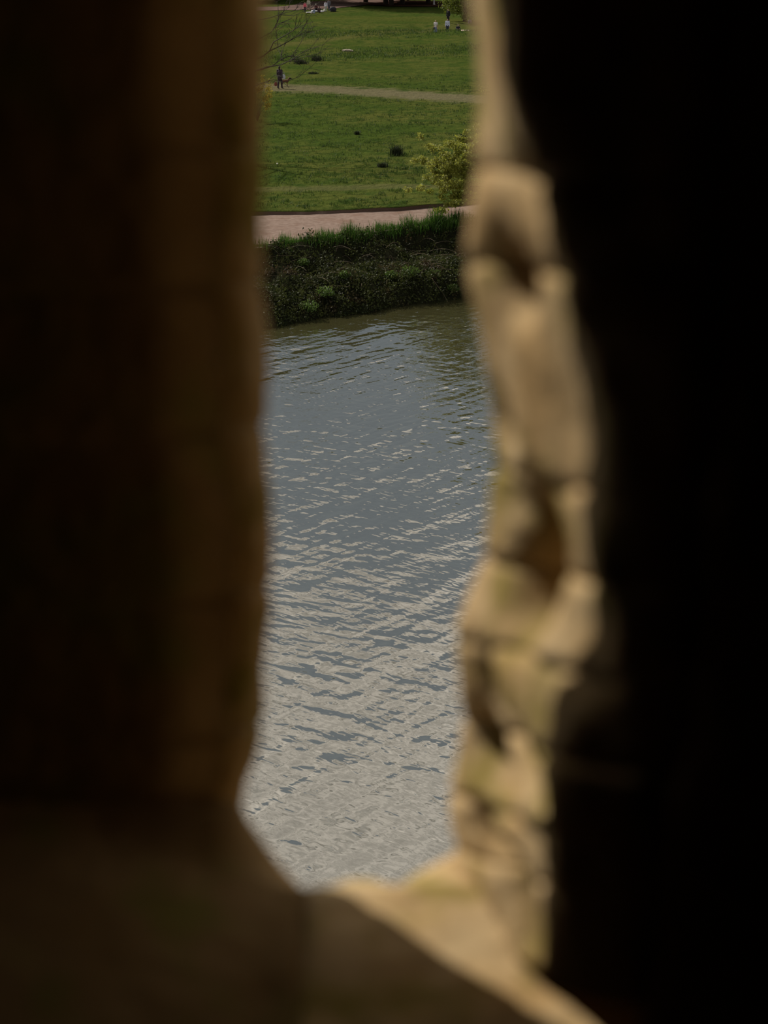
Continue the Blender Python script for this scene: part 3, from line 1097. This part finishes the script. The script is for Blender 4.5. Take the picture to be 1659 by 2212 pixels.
# yellow-leaved shrub at the left edge
p = on_z(556, 262, 2.0)
t = thing('yellow_shrub', 'shrub with small yellow leaves at the left slit edge', 'shrub', (p[0], p[1], 2.0))
org = np.array([p[0], p[1], 2.0])
mb, tips = MB(), []
r = np.random.default_rng(320)
for (a, b) in [(578, 190), (582, 205), (570, 182), (578, 228), (560, 190), (545, 175), (535, 200), (572, 214), (530, 230)]:
    e = on_y(a, b, p[1] + r.uniform(-0.6, 0.6)) - org
    q = np.array([(0, 0, 0), e * [0.35, 0.35, 0.6], e * [0.85, 0.9, 0.9], e])
    mb.tube(q, [0.02, 0.014, 0.008, 0.004], 4)
    tips += [e, e * 0.93]
    twigs(mb, q[1:], 0.006, 1, r, tips, 0.6, 0.2)
mb.build('stems', M['bark'], t)
c = np.concatenate([clump_points(16, e, 0.2, 330 + i) for i, e in enumerate(tips)])
tag(MB().leaves(c, 0.09, 0.3, 0.8, 331).build('foliage', M['yellow_leaf'], t), kind='stuff')

# hawthorn coming into leaf on the right
HX, HY = 6.6, 63.0
t = thing('hawthorn_tree', 'small tree with fresh yellow green leaves overhanging the path', 'tree', (HX, HY, 1.9))
org = np.array([HX, HY, 1.9])
MB().tube([(0, 0, -0.2), (-0.1, -0.1, 0.8), (-0.15, 0, 1.6), (0, 0.1, 3.0), (0.2, 0, 4.6), (0.1, 0.1, 6.2)], [0.20, 0.15, 0.13, 0.10, 0.06, 0.02], 8).build('trunk', M['bark'], t, True)
r = np.random.default_rng(340)
tips = []
for i, (a, b, z0) in enumerate([(990, 298, 2.0), (970, 312, 1.9), (1003, 322, 1.9), (946, 345, 1.6), (935, 358, 1.5), (958, 352, 1.6), (980, 345, 1.7), (920, 383, 1.3), (945, 376, 1.3), (966, 372, 1.4), (990, 372, 1.4),
                                   (985, 405, 1.0), (1000, 398, 1.1), (996, 425, 0.8), (965, 440, 0.8), (985, 440, 0.8), (1012, 345, 1.8), (1020, 312, 2.2), (1015, 372, 1.4), (1012, 415, 1.0)]):
    e = on_y(a, b, HY + r.uniform(-1.4, 0.6)) - org
    q = np.array([(-0.1, 0, max(0.6, z0)), e * [0.35, 0.4, 0] + [0, 0, z0 + (e[2] - z0) * 0.45 + 0.15], e * [0.75, 0.8, 0] + [0, 0, z0 + (e[2] - z0) * 0.8 + 0.1], e])
    mb = MB().tube(q, [0.03, 0.018, 0.011, 0.005], 5)
    mine = [e, q[2] * 0.3 + e * 0.7, q[2] * 0.6 + e * 0.4]
    twigs(mb, q[1:], 0.008, 1, r, mine, 0.55, 0.1)
    mb.build('branch', M['bark'], t)
    tips += mine
hidden = []
for k in range(60):
    a = r.uniform(0, 6.283)
    rr_, z = r.uniform(0.6, 2.7), r.uniform(1.2, 6.3)
    rr_ *= math.sqrt(max(0.05, 1 - ((z - 3.4) / 3.3) ** 2))
    e = np.array([math.cos(a) * rr_, math.sin(a) * rr_, z])
    if e[0] + HX < 4.55:
        continue
    hidden.append(e)
mb = MB()
for e in hidden:
    mb = MB().tube([(0, 0, max(0.8, e[2] - 1.2)), e * [0.5, 0.5, 0] + [0, 0, e[2] - 0.4], e], [0.035, 0.02, 0.006], 4)
    mb.build('branch', M['bark'], t)
c1 = np.concatenate([clump_points(58, e, (0.23, 0.23, 0.16), 350 + i) for i, e in enumerate(tips)])
c2 = np.concatenate([clump_points(70, e, (0.55, 0.55, 0.4), 650 + i) for i, e in enumerate(hidden)])
tag(MB().leaves(np.concatenate([c1, c2]), 0.105, 0.3, 0.8, 351).build('foliage', M['haw_leaf'], t), kind='stuff')


def big_tree(px, py, H, R, z_low, leaf, label, seed, n_leaf=5200, name='parkland_tree', tr=0.3, group=None, extra=None, size=0.34, q_min=0.06):
    p = on_z(px, py, 2.0)
    r = np.random.default_rng(seed)
    t = thing(name, label, 'tree', (p[0], p[1], 2.0), 0, group)
    MB().tube([(0, 0, -0.3), (0.05, 0, H * 0.15), (-0.1, 0.1, H * 0.35), (0.1, 0, H * 0.6), (0, 0.1, H * 0.9)], [tr * 1.25, tr, tr * 0.85, tr * 0.5, 0.04], 10).build('trunk', M['bark'], t, True)
    cen = []
    for k in range(34):
        a = r.uniform(0, 6.283)
        z = r.uniform(z_low + 0.6, H * 0.96)
        mid = (z_low + H) / 2
        q = math.sqrt(max(q_min, 1 - ((z - mid) / ((H - z_low) / 2 + 0.4)) ** 2))
        d_ = R * q * r.uniform(0.45, 0.9)
        cen.append(np.array([math.cos(a) * d_, math.sin(a) * d_, z]))
    for e in cen[:16]:
        MB().tube([(0, 0, max(H * 0.12, e[2] - R * 0.6)), e * [0.5, 0.5, 0] + [0, 0, e[2] - R * 0.2], e], [tr * 0.35, tr * 0.2, 0.03], 5).build('branch', M['bark'], t)
    c = np.concatenate([clump_points(n_leaf // 34, e, (R * 0.36, R * 0.36, R * 0.26), seed + 7 + i) for i, e in enumerate(cen)])
    c = c[c[:, 2] > max(0.15, z_low - 0.2)]
    if extra:
        org_ = np.array([p[0], p[1], 2.0])
        c = np.concatenate([c] + [clump_points(130, on_y(a, b, p[1] - r.uniform(0, 2.5)) - org_, (rr_, rr_, rr_ * 0.7), seed + 90 + i) for i, (a, b, rr_) in enumerate(extra)])
    tag(MB().leaves(c, size, 0.3, 0.7, seed + 1).build('crown', leaf, t), kind='stuff')
    return t


big_tree(1004, 46, 9.5, 4.0, 0.4, M['lime_leaf'], 'bushy tree with low hanging green leaves behind the people on the right', 400, 9000, tr=0.25, size=0.22, extra=[(963, 4, 0.5), (972, 11, 0.55), (983, 6, 0.7), (995, 16, 0.8), (1008, 22, 0.9), (1004, 36, 0.7), (1016, 42, 0.7), (1022, 15, 1.0), (990, 25, 0.6), (1028, 30, 1.0), (978, -4, 0.8), (1000, 2, 0.9)])
for px, py, H, R, lab, sd in [(833, 11, 21, 13.5, 'shady tree with trunk at the top of the field, left of three', 420),
                              (845, 13, 19, 11, 'shady tree with trunk at the top of the field, middle of three', 430),
                              (869, 11, 21, 13.5, 'shady tree with trunk at the top of the field, right of three', 440),
                              (925, 9, 20, 11, 'shady tree just left of the low hanging bushy tree', 450),
                              (790, 6, 22, 13.5, 'shady tree at the top of the field beside the far dirt path', 460),
                              (596, 2, 20, 10, 'dark tree behind the picnic group on the far left', 470)]:
    big_tree(px, py, H, R, 2.4, M['oak_leaf'], lab, sd, 14000, size=0.75, tr=0.36, q_min=0.6)

ground_strip('far_path', [(-40, 232), (-14.5, 243), (-9, 252), (-4, 272), (8, 300)], [4, 4.5, 6, 6, 6], M['far_path'], 'far pinkish earth path behind the picnic group', 0.08)
ground_strip('leaf_litter_ground', [(-1, 262), (6, 258), (22, 256), (40, 256)], [8, 9, 9, 8], M['litter'], 'bare brown ground under the far trees', 0.12)


# ================================================================ PEOPLE
def remeshed(mb, voxel):
    me = mb.mesh('tmp')
    o = bpy.data.objects.new('tmp', me)
    COL.objects.link(o)
    md = o.modifiers.new('r', 'REMESH')
    md.mode = 'VOXEL'
    md.voxel_size = voxel
    md.use_smooth_shade = True
    dg = bpy.context.evaluated_depsgraph_get()
    out = bpy.data.meshes.new_from_object(o.evaluated_get(dg))
    bpy.data.objects.remove(o)
    bpy.data.meshes.remove(me)
    return out


SKIN = flat('skin', (0.42, 0.26, 0.19))


def pose(kind):
    """joints for a body of height 1, facing +y"""
    J = {}
    if kind in ('stand', 'walk'):
        J.update(pel=(0, 0, .53), che=(0, 0, .72), nec=(0, 0, .835), hed=(0, .008, .925))
        for s, k in ((-1, 'l'), (1, 'r')):
            sw = s if kind == 'walk' else 0
            J['sh' + k] = (s * .105, 0, .805)
            J['el' + k] = (s * .135, -.02 - sw * .04, .635)
            J['wr' + k] = (s * .14, .03 - sw * .07, .495)
            J['hi' + k] = (s * .05, 0, .515)
            J['kn' + k] = (s * .055, .015 + sw * .05, .285)
            J['an' + k] = (s * .055, -.005 + sw * .085, .05)
            J['to' + k] = (s * .062, .085 + sw * .085, .018)
    elif kind == 'sit':
        J.update(pel=(0, 0, .075), che=(0, .02, .265), nec=(0, .04, .375), hed=(0, .06, .465))
        for s, k in ((-1, 'l'), (1, 'r')):
            J['sh' + k] = (s * .105, .02, .345)
            J['el' + k] = (s * .145, .10, .215)
            J['wr' + k] = (s * .085, .22, .215)
            J['hi' + k] = (s * .055, .01, .07)
            J['kn' + k] = (s * .10, .215, .215)
            J['an' + k] = (s * .085, .33, .045)
            J['to' + k] = (s * .09, .41, .02)
    elif kind == 'kneel':
        J.update(pel=(0, -.02, .30), che=(0, .03, .48), nec=(0, .06, .585), hed=(0, .09, .67))
        for s, k in ((-1, 'l'), (1, 'r')):
            J['sh' + k] = (s * .105, .04, .555)
            J['el' + k] = (s * .135, .08, .40)
            J['wr' + k] = (s * .11, .20, .36)
            J['hi' + k] = (s * .05, -.02, .285)
            J['kn' + k] = (s * .06, .06, .06)
            J['an' + k] = (s * .055, -.16, .05)
            J['to' + k] = (s * .055, -.24, .03)
    return {k: np.array(v, float) for k, v in J.items()}


def person(px, py, label, kind='stand', yaw=0.0, H=1.70, top=(0.5, 0.5, 0.5), sleeves='long', legs=(0.1, 0.1, 0.12), hair=(0.03, 0.02, 0.015), hair_len=0.0,
           bottom='trousers', hat=None, skin=None, shoes=(0.04, 0.04, 0.04), loc=None, group=None, long_coat=False):
    if loc is None:
        p = on_z(px, py, 2.02)
        loc = (p[0], p[1], float(field_z(p[0], p[1])))
    t = thing('person', label, 'person', loc, yaw, group)
    J = pose(kind)
    J = {k: v * H for k, v in J.items()}
    S = H
    sk = skin or SKIN
    b = MB()
    b.capsule(J['pel'], J['che'], .068 * S, .078 * S)
    b.capsule(J['che'] + (-.03 * S, 0, 0), J['che'] + (.03 * S, 0, 0), .07 * S, .07 * S)
    b.capsule(J['che'], J['nec'], .062 * S, .034 * S)
    b.capsule(J['nec'], J['hed'], .030 * S, .034 * S)
    hd = J['hed']
    b.ball(hd + (0, 0, .008 * S), (.046 * S, .055 * S, .064 * S), 14, 12)
    b.ball(hd + (0, .018 * S, -.028 * S), (.034 * S, .036 * S, .034 * S), 12, 8)
    for k in 'lr':
        s = -1 if k == 'l' else 1
        b.capsule(J['che'] + (0, 0, .05 * S), J['sh' + k], .05 * S, .036 * S)
        b.capsule(J['sh' + k], J['el' + k], .033 * S, .026 * S)
        b.capsule(J['el' + k], J['wr' + k], .025 * S, .018 * S)
        b.capsule(J['hi' + k], J['kn' + k], .055 * S, .038 * S)
        b.capsule(J['kn' + k], J['an' + k], .037 * S, .024 * S)
        b.capsule(J['an' + k], J['to' + k], .026 * S, .018 * S)
        d = J['wr' + k] - J['el' + k]
        d /= np.linalg.norm(d)
        b.capsule(J['wr' + k], J['wr' + k] + d * .05 * S, .019 * S, .021 * S)
    me = remeshed(b, 0.0125 * S)
    # face and fingers joined to the same mesh
    ex = MB()
    ex.capsule(hd + (0, .054 * S, .008 * S), hd + (0, .064 * S, -.010 * S), .006 * S, .009 * S, 6)
    for s in (-1, 1):
        ex.ball(hd + (s * .019 * S, .051 * S, .010 * S), .0065 * S, 6, 5)
        ex.ball(hd + (s * .047 * S, 0, 0), (.008 * S, .013 * S, .020 * S), 6, 5)
    ex.capsule(hd + (-.012 * S, .052 * S, -.034 * S), hd + (.012 * S, .052 * S, -.034 * S), .005 * S, .005 * S, 6)
    for k in 'lr':
        s = -1 if k == 'l' else 1
        d = J['wr' + k] - J['el' + k]
        d /= np.linalg.norm(d)
        sd = np.cross(d, (s, 0.0, 0.0))
        sd = sd / (np.linalg.norm(sd) + 1e-9)
        pt = J['wr' + k] + d * .055 * S
        for q, (o_, ln) in enumerate([(-.015, .034), (-.005, .043), (.005, .040), (.015, .030)]):
            a0 = pt + sd * o_ * S
            a1 = a0 + d * ln * .55 * S
            a2 = a1 + d * ln * .35 * S - np.array([s * .010 * S, 0, 0])
            ex.capsule(a0, a1, .0058 * S, .0054 * S, 6)
            ex.capsule(a1, a2, .0054 * S, .0045 * S, 6)
        th0 = J['wr' + k] + d * .02 * S + sd * .018 * S
        ex.capsule(th0, th0 + (d * .6 + sd * .7) * .034 * S, .0075 * S, .006 * S, 6)
    bm = bmesh.new()
    bm.from_mesh(me)
    em = ex.mesh('extra')
    bm.from_mesh(em)
    bm.to_mesh(me)
    bm.free()
    bpy.data.meshes.remove(em)
    link('body', me, sk, t, True)
    g = .014 * S
    c = MB()
    low = J['pel'] if not long_coat else J['pel'] - np.array([0, 0, .10 * S])
    c.capsule(low, J['che'], .070 * S + g, .080 * S + g)
    c.capsule(J['che'] + (-.03 * S, 0, 0), J['che'] + (.03 * S, 0, 0), .072 * S + g, .072 * S + g)
    c.capsule(J['che'], J['nec'] - (0, 0, .02 * S), .064 * S + g, .036 * S + g)
    for k in 'lr':
        c.capsule(J['che'] + (0, 0, .05 * S), J['sh' + k], .05 * S + g, .038 * S + g)
        if sleeves != 'none':
            e_ = J['el' + k] if sleeves == 'long' else J['sh' + k] + (J['el' + k] - J['sh' + k]) * .6
            c.capsule(J['sh' + k], e_, .034 * S + g, .028 * S + g)
            if sleeves == 'long':
                c.capsule(J['el' + k], J['wr' + k], .026 * S + g, .020 * S + g)
    link('top', remeshed(c, 0.014 * S), flat('cloth_%d_%d_%d' % tuple(int(x * 999) for x in top), top), t, True)
    c = MB()
    lm = flat('cloth_%d_%d_%d' % tuple(int(x * 999) for x in legs), legs)
    if bottom == 'trousers':
        c.capsule(J['pel'] + (0, 0, .02 * S), J['pel'] - (0, 0, .01 * S), .07 * S + g * .7, .07 * S + g * .7)
        for k in 'lr':
            c.capsule(J['hi' + k], J['kn' + k], .056 * S + g * .8, .040 * S + g * .8)
            c.capsule(J['kn' + k], J['an' + k], .039 * S + g * .8, .030 * S + g * .8)
        link('trousers', remeshed(c, 0.014 * S), lm, t, True)
    else:
        hem = .12 * S if bottom == 'long_skirt' else .30 * S
        rings, n_ = [], 20
        for f_ in np.linspace(0, 1, 8):
            z = J['pel'][2] + .05 * S + (hem - J['pel'][2] - .05 * S) * f_
            rr_ = (.082 + .055 * f_) * S
            for q in range(n_):
                a = 2 * math.pi * q / n_
                rr2 = rr_ * (1 + .06 * f_ * math.sin(a * 6))
                rings.append((math.cos(a) * rr2, math.sin(a) * rr2 * .85, z))
        c.add(rings, [(i * n_ + q, (i + 1) * n_ + q, (i + 1) * n_ + (q + 1) % n_, i * n_ + (q + 1) % n_) for i in range(7) for q in range(n_)])
        sk_o = c.build('skirt', lm, t, True)
        sm = sk_o.modifiers.new('thickness', 'SOLIDIFY')
        sm.thickness = 0.01
    # hair
    c = MB()
    c.ball(hd + (0, -.010 * S, .020 * S), (.052 * S, .056 * S, .060 * S), 14, 10)
    if hair_len:
        c.capsule(hd + (0, -.03 * S, 0), hd + (0, -.045 * S, -hair_len), .045 * S, .035 * S)
    link('hair', remeshed(c, 0.012 * S), flat('hair_%d_%d' % (int(hair[0] * 999), int(hair[1] * 999)), hair), t, True)
    c = MB()
    for k in 'lr':
        c.capsule(J['an' + k] - (0, 0, .012 * S), J['to' + k], .030 * S, .024 * S)
    link('shoes', remeshed(c, 0.012 * S), flat('shoe_%d' % int(shoes[0] * 999), shoes), t, True)
    if hat:
        c = MB()
        c.ball(hd + (0, 0, .045 * S), (.060 * S, .066 * S, .040 * S), 14, 8)
        c.add([(hd[0] + math.cos(a) * .050 * S, hd[1] + .05 * S + math.sin(a) * .055 * S, hd[2] + zz_ * S) for zz_ in (.030, .038) for a in np.linspace(0, 6.283, 12, False)],
              [tuple(range(12))[::-1], tuple(range(12, 24))] + [(q, (q + 1) % 12, 12 + (q + 1) % 12, 12 + q) for q in range(12)])
        c.build('hat', flat('hat_%d' % int(hat[0] * 999), hat), t, True)
    return t, J


def at(px, py, z=2.02):
    p = on_z(px, py, z)
    return (p[0], p[1], float(field_z(p[0], p[1])))


def bag(px, py, w, d, h, c, label, name='bag', soft=0.25, loc=None, hang=False, cat='bag', rz=0.2):
    """soft bag: bulged body, flap and two handles"""
    L = loc or at(px, py)
    t = thing(name, label, cat, L, rz)
    body = MB()
    body.ball((0, 0, h * 0.46), (w * .52, d * .55, h * .48), 16, 10)
    body.box((0, 0, h * .40), (w * .86, d * .86, h * .74), 0, .86)
    link('body', remeshed(body, max(0.012, min(w, d, h) * .07)), flat('bag_%d_%d_%d' % tuple(int(x * 999) for x in c), c), t, True)
    hm = flat('strap_%d' % int(c[0] * 600), tuple(x * .6 for x in c))
    for s in (-1, 1):
        k = np.linspace(0, math.pi, 9)
        hh = h * (.55 if hang else .28)
        MB().tube(np.stack([np.cos(k) * w * .26, np.full(9, s * d * .18), h * .86 + np.sin(k) * hh], -1), 0.012, 5).build('handle', hm, t, True)
    return t


# walker in dark purple under the bare branches
wk, wj = person(605, 192, 'person in dark purple clothes walking along the grass track with a pale bag', 'walk', math.radians(-25), 1.70, (0.035, 0.022, 0.032), legs=(0.030, 0.018, 0.026), hair=(0.02, 0.012, 0.01), hair_len=0.12, long_coat=True)
wl_ = np.array(wk.location)
bag(0, 0, 0.30, 0.16, 0.40, (0.42, 0.43, 0.47), 'pale grey shoulder bag on the right hip of the walker in purple', 'shoulder_bag', loc=(wl_[0] + 0.30, wl_[1] - 0.06, wl_[2] + 0.70), hang=True)
bag(0, 0, 0.24, 0.14, 0.34, (0.16, 0.045, 0.035), 'reddish brown bag hanging low at the left of the walker in purple', 'hand_bag', loc=(wl_[0] - 0.33, wl_[1] - 0.05, wl_[2] + 0.18), hang=True)


# brown dog beside the track
def dog(loc, yaw, label):
    t = thing('dog', label, 'dog', loc, yaw)
    b = MB()
    b.capsule((0, -.22, .40), (0, .20, .42), .10, .12)
    b.capsule((0, .16, .38), (0, .24, .42), .11, .10)
    b.capsule((0, .24, .46), (0, .36, .58), .075, .06)
    b.capsule((0, .36, .60), (0, .43, .60), .075, .06)
    b.capsule((0, .43, .59), (0, .53, .57), .045, .035)
    for s in (-1, 1):
        b.capsule((s * .06, .42 - .04, .67), (s * .075, .36, .62), .02, .03)
        b.capsule((s * .07, .20, .36), (s * .07, .19, .20), .05, .03)
        b.capsule((s * .07, .19, .20), (s * .07, .21, .03), .028, .026)
        b.capsule((s * .07, -.22, .38), (s * .075, -.15, .26), .07, .045)
        b.capsule((s * .075, -.15, .26), (s * .075, -.28, .16), .04, .026)
        b.capsule((s * .075, -.28, .16), (s * .075, -.26, .03), .026, .026)
    b.capsule((0, -.28, .44), (0, -.46, .52), .03, .015)
    link('body', remeshed(b, .018), flat('brown_fur', (0.11, 0.045, 0.022)), t, True)
    h = MB()
    h.ball((0, .40, .61), (.085, .09, .085), 12, 8)
    h.capsule((0, .43, .60), (0, .53, .575), .052, .042)
    link('dark_mask', remeshed(h, .016), flat('black_fur', (0.012, 0.011, 0.012)), t, True)
    return t


p = at(614, 187)
dog((p[0] + 0.05, p[1], p[2]), math.radians(-80), 'brown dog with a black head on the track behind the walker in purple')

# picnic group at the top left
person(659, 26, 'person in pink top and black trousers at the left end of the picnic', 'stand', math.radians(200), 1.45, (0.55, 0.10, 0.14), legs=(0.018, 0.016, 0.022), hair=(0.10, 0.07, 0.05))
person(667, 23, 'person in beige coat and brown skirt standing at the picnic', 'stand', math.radians(180), 1.76, (0.34, 0.31, 0.24), legs=(0.12, 0.085, 0.07), bottom='skirt', hair=(0.05, 0.04, 0.03), shoes=(0.2, 0.15, 0.1))
person(682.5, 22, 'seated person in dark red top and white cap at the picnic', 'sit', math.radians(190), 1.75, (0.06, 0.012, 0.016), legs=(0.02, 0.018, 0.022), hat=(0.6, 0.58, 0.52), hair=(0.02, 0.015, 0.01))
person(690, 27, 'person in dark maroon seated with back turned at the picnic', 'sit', math.radians(15), 1.72, (0.055, 0.030, 0.035), legs=(0.02, 0.02, 0.022), hair=(0.015, 0.01, 0.01), hair_len=0.1)
person(679, 28.5, 'seated person in pale blue and white, nearest of the picnic group', 'sit', math.radians(60), 1.45, (0.20, 0.25, 0.36), legs=(0.45, 0.45, 0.48), hair=(0.06, 0.05, 0.05))
t7, j7 = person(704, 25, 'person in white shirt with a dark number seven on the back', 'stand', math.radians(0), 1.55, (0.62, 0.61, 0.68), sleeves='long', legs=(0.34, 0.36, 0.30), hair=(0.02, 0.018, 0.016), shoes=(0.4, 0.4, 0.38))
sv = MB()
zc, yc = j7['che'][2] + 0.03, -0.148
sv.box((0, yc, zc + 0.095), (0.17, 0.03, 0.045))
k = np.array([(0.085, 0, 0.075), (0.04, 0, 0.075), (-0.035, 0, -0.13), (0.015, 0, -0.13)])
sv.add(np.concatenate([k + (0, yc - 0.015, zc), k + (0, yc + 0.015, zc)]), [(0, 1, 2, 3), (7, 6, 5, 4), (0, 4, 5, 1), (1, 5, 6, 2), (2, 6, 7, 3), (3, 7, 4, 0)])
sv.build('shirt_number', flat('navy_print', (0.03, 0.03, 0.08)), t7)
person(711, 24, 'person in dark grey clothes standing right of the numbered white shirt', 'stand', math.radians(20), 1.72, (0.10, 0.095, 0.11), legs=(0.06, 0.065, 0.085), hair=(0.09, 0.06, 0.04))
bag(719.5, 25, 1.05, 0.7, 0.78, (0.022, 0.022, 0.026), 'big black bag at the right end of the picnic', 'large_bag')
bag(701, 24.5, 0.36, 0.25, 0.36, (0.62, 0.60, 0.52), 'round white bag beside the numbered shirt wearer', 'tote_bag')
bag(696, 25.5, 0.30, 0.22, 0.28, (0.50, 0.48, 0.42), 'small cream bag between the seated maroon person and the round white bag', 'tote_bag')


def blanket(px, py, w, d, c, label, rz=0.1, name='picnic_blanket'):
    L = at(px, py)
    n = 14
    X, Y = np.meshgrid(np.linspace(-w / 2, w / 2, n), np.linspace(-d / 2, d / 2, n))
    wb = Wob(int(px), 0.5)
    Z = 0.08 + 0.035 * wb(X, Y)
    V = np.stack([X + 0.04 * wb(Y, X), Y, Z], -1).reshape(-1, 3)
    o = MB().add(V, grid_faces(n, n)).build(name, flat('rug_%d_%d' % (int(c[0] * 999), int(px)), c), loc=L, smooth=True)
    o.rotation_euler = (0, 0, rz)
    s = o.modifiers.new('thickness', 'SOLIDIFY')
    s.thickness = 0.03
    return tag(o, label, 'blanket')


blanket(668, 27, 1.0, 2.6, (0.50, 0.47, 0.46), 'crumpled white cloth on the grass left of the picnic')
blanket(686, 24.5, 1.9, 4.0, (0.42, 0.42, 0.45), 'pale rug under the seated picnickers')
blanket(1010, 58, 1.2, 3.2, (0.55, 0.40, 0.36), 'pale pink blanket on the grass beside the bushy tree')

# group on the right, standing in the dip behind the crest
DZ = lambda x, y: float(field_z(x, y))


def in_dip(px, y):
    x = on_y(px, 60, y)[0]
    return (x, y, DZ(x, y))


person(0, 0, 'person in white top and long pale blue skirt, leftmost of the walkers on the right', 'stand', math.radians(160), 1.70, (0.58, 0.54, 0.55), sleeves='short', legs=(0.15, 0.17, 0.28), bottom='long_skirt', hair=(0.30, 0.22, 0.10), hair_len=0.1, loc=in_dip(941, 191.0))
person(0, 0, 'person in pale blue shirt and navy trousers between the two others', 'stand', math.radians(175), 1.78, (0.47, 0.49, 0.62), legs=(0.025, 0.03, 0.055), hair=(0.04, 0.025, 0.02), loc=in_dip(966.5, 192.5))
person(0, 0, 'person in black right behind the pale blue shirt wearer', 'stand', math.radians(150), 1.78, (0.014, 0.013, 0.015), legs=(0.014, 0.013, 0.015), hair=(0.015, 0.012, 0.01), loc=at(968, 50))
person(989, 58, 'person dressed in black seated under the low hanging tree', 'sit', math.radians(190), 1.75, (0.013, 0.013, 0.020), legs=(0.015, 0.015, 0.020), hair=(0.012, 0.012, 0.012))
bag(1015, 51, 0.55, 0.4, 0.5, (0.05, 0.045, 0.06), 'dark bag at the foot of the bushy tree', 'ruck_sack')
bx_ = in_dip(937.5, 190.8)
bag(0, 0, 0.22, 0.12, 0.26, (0.02, 0.02, 0.025), 'small black handbag held by the person in the long skirt', 'hand_bag', loc=(bx_[0], bx_[1], bx_[2] + 0.58), hang=True)
# walker at the very top, legs only in view
person(937.5, 12, 'person in white trousers walking under the far trees at the top edge', 'walk', math.radians(70), 1.72, (0.10, 0.09, 0.09), legs=(0.58, 0.57, 0.60), hair=(0.03, 0.02, 0.02))
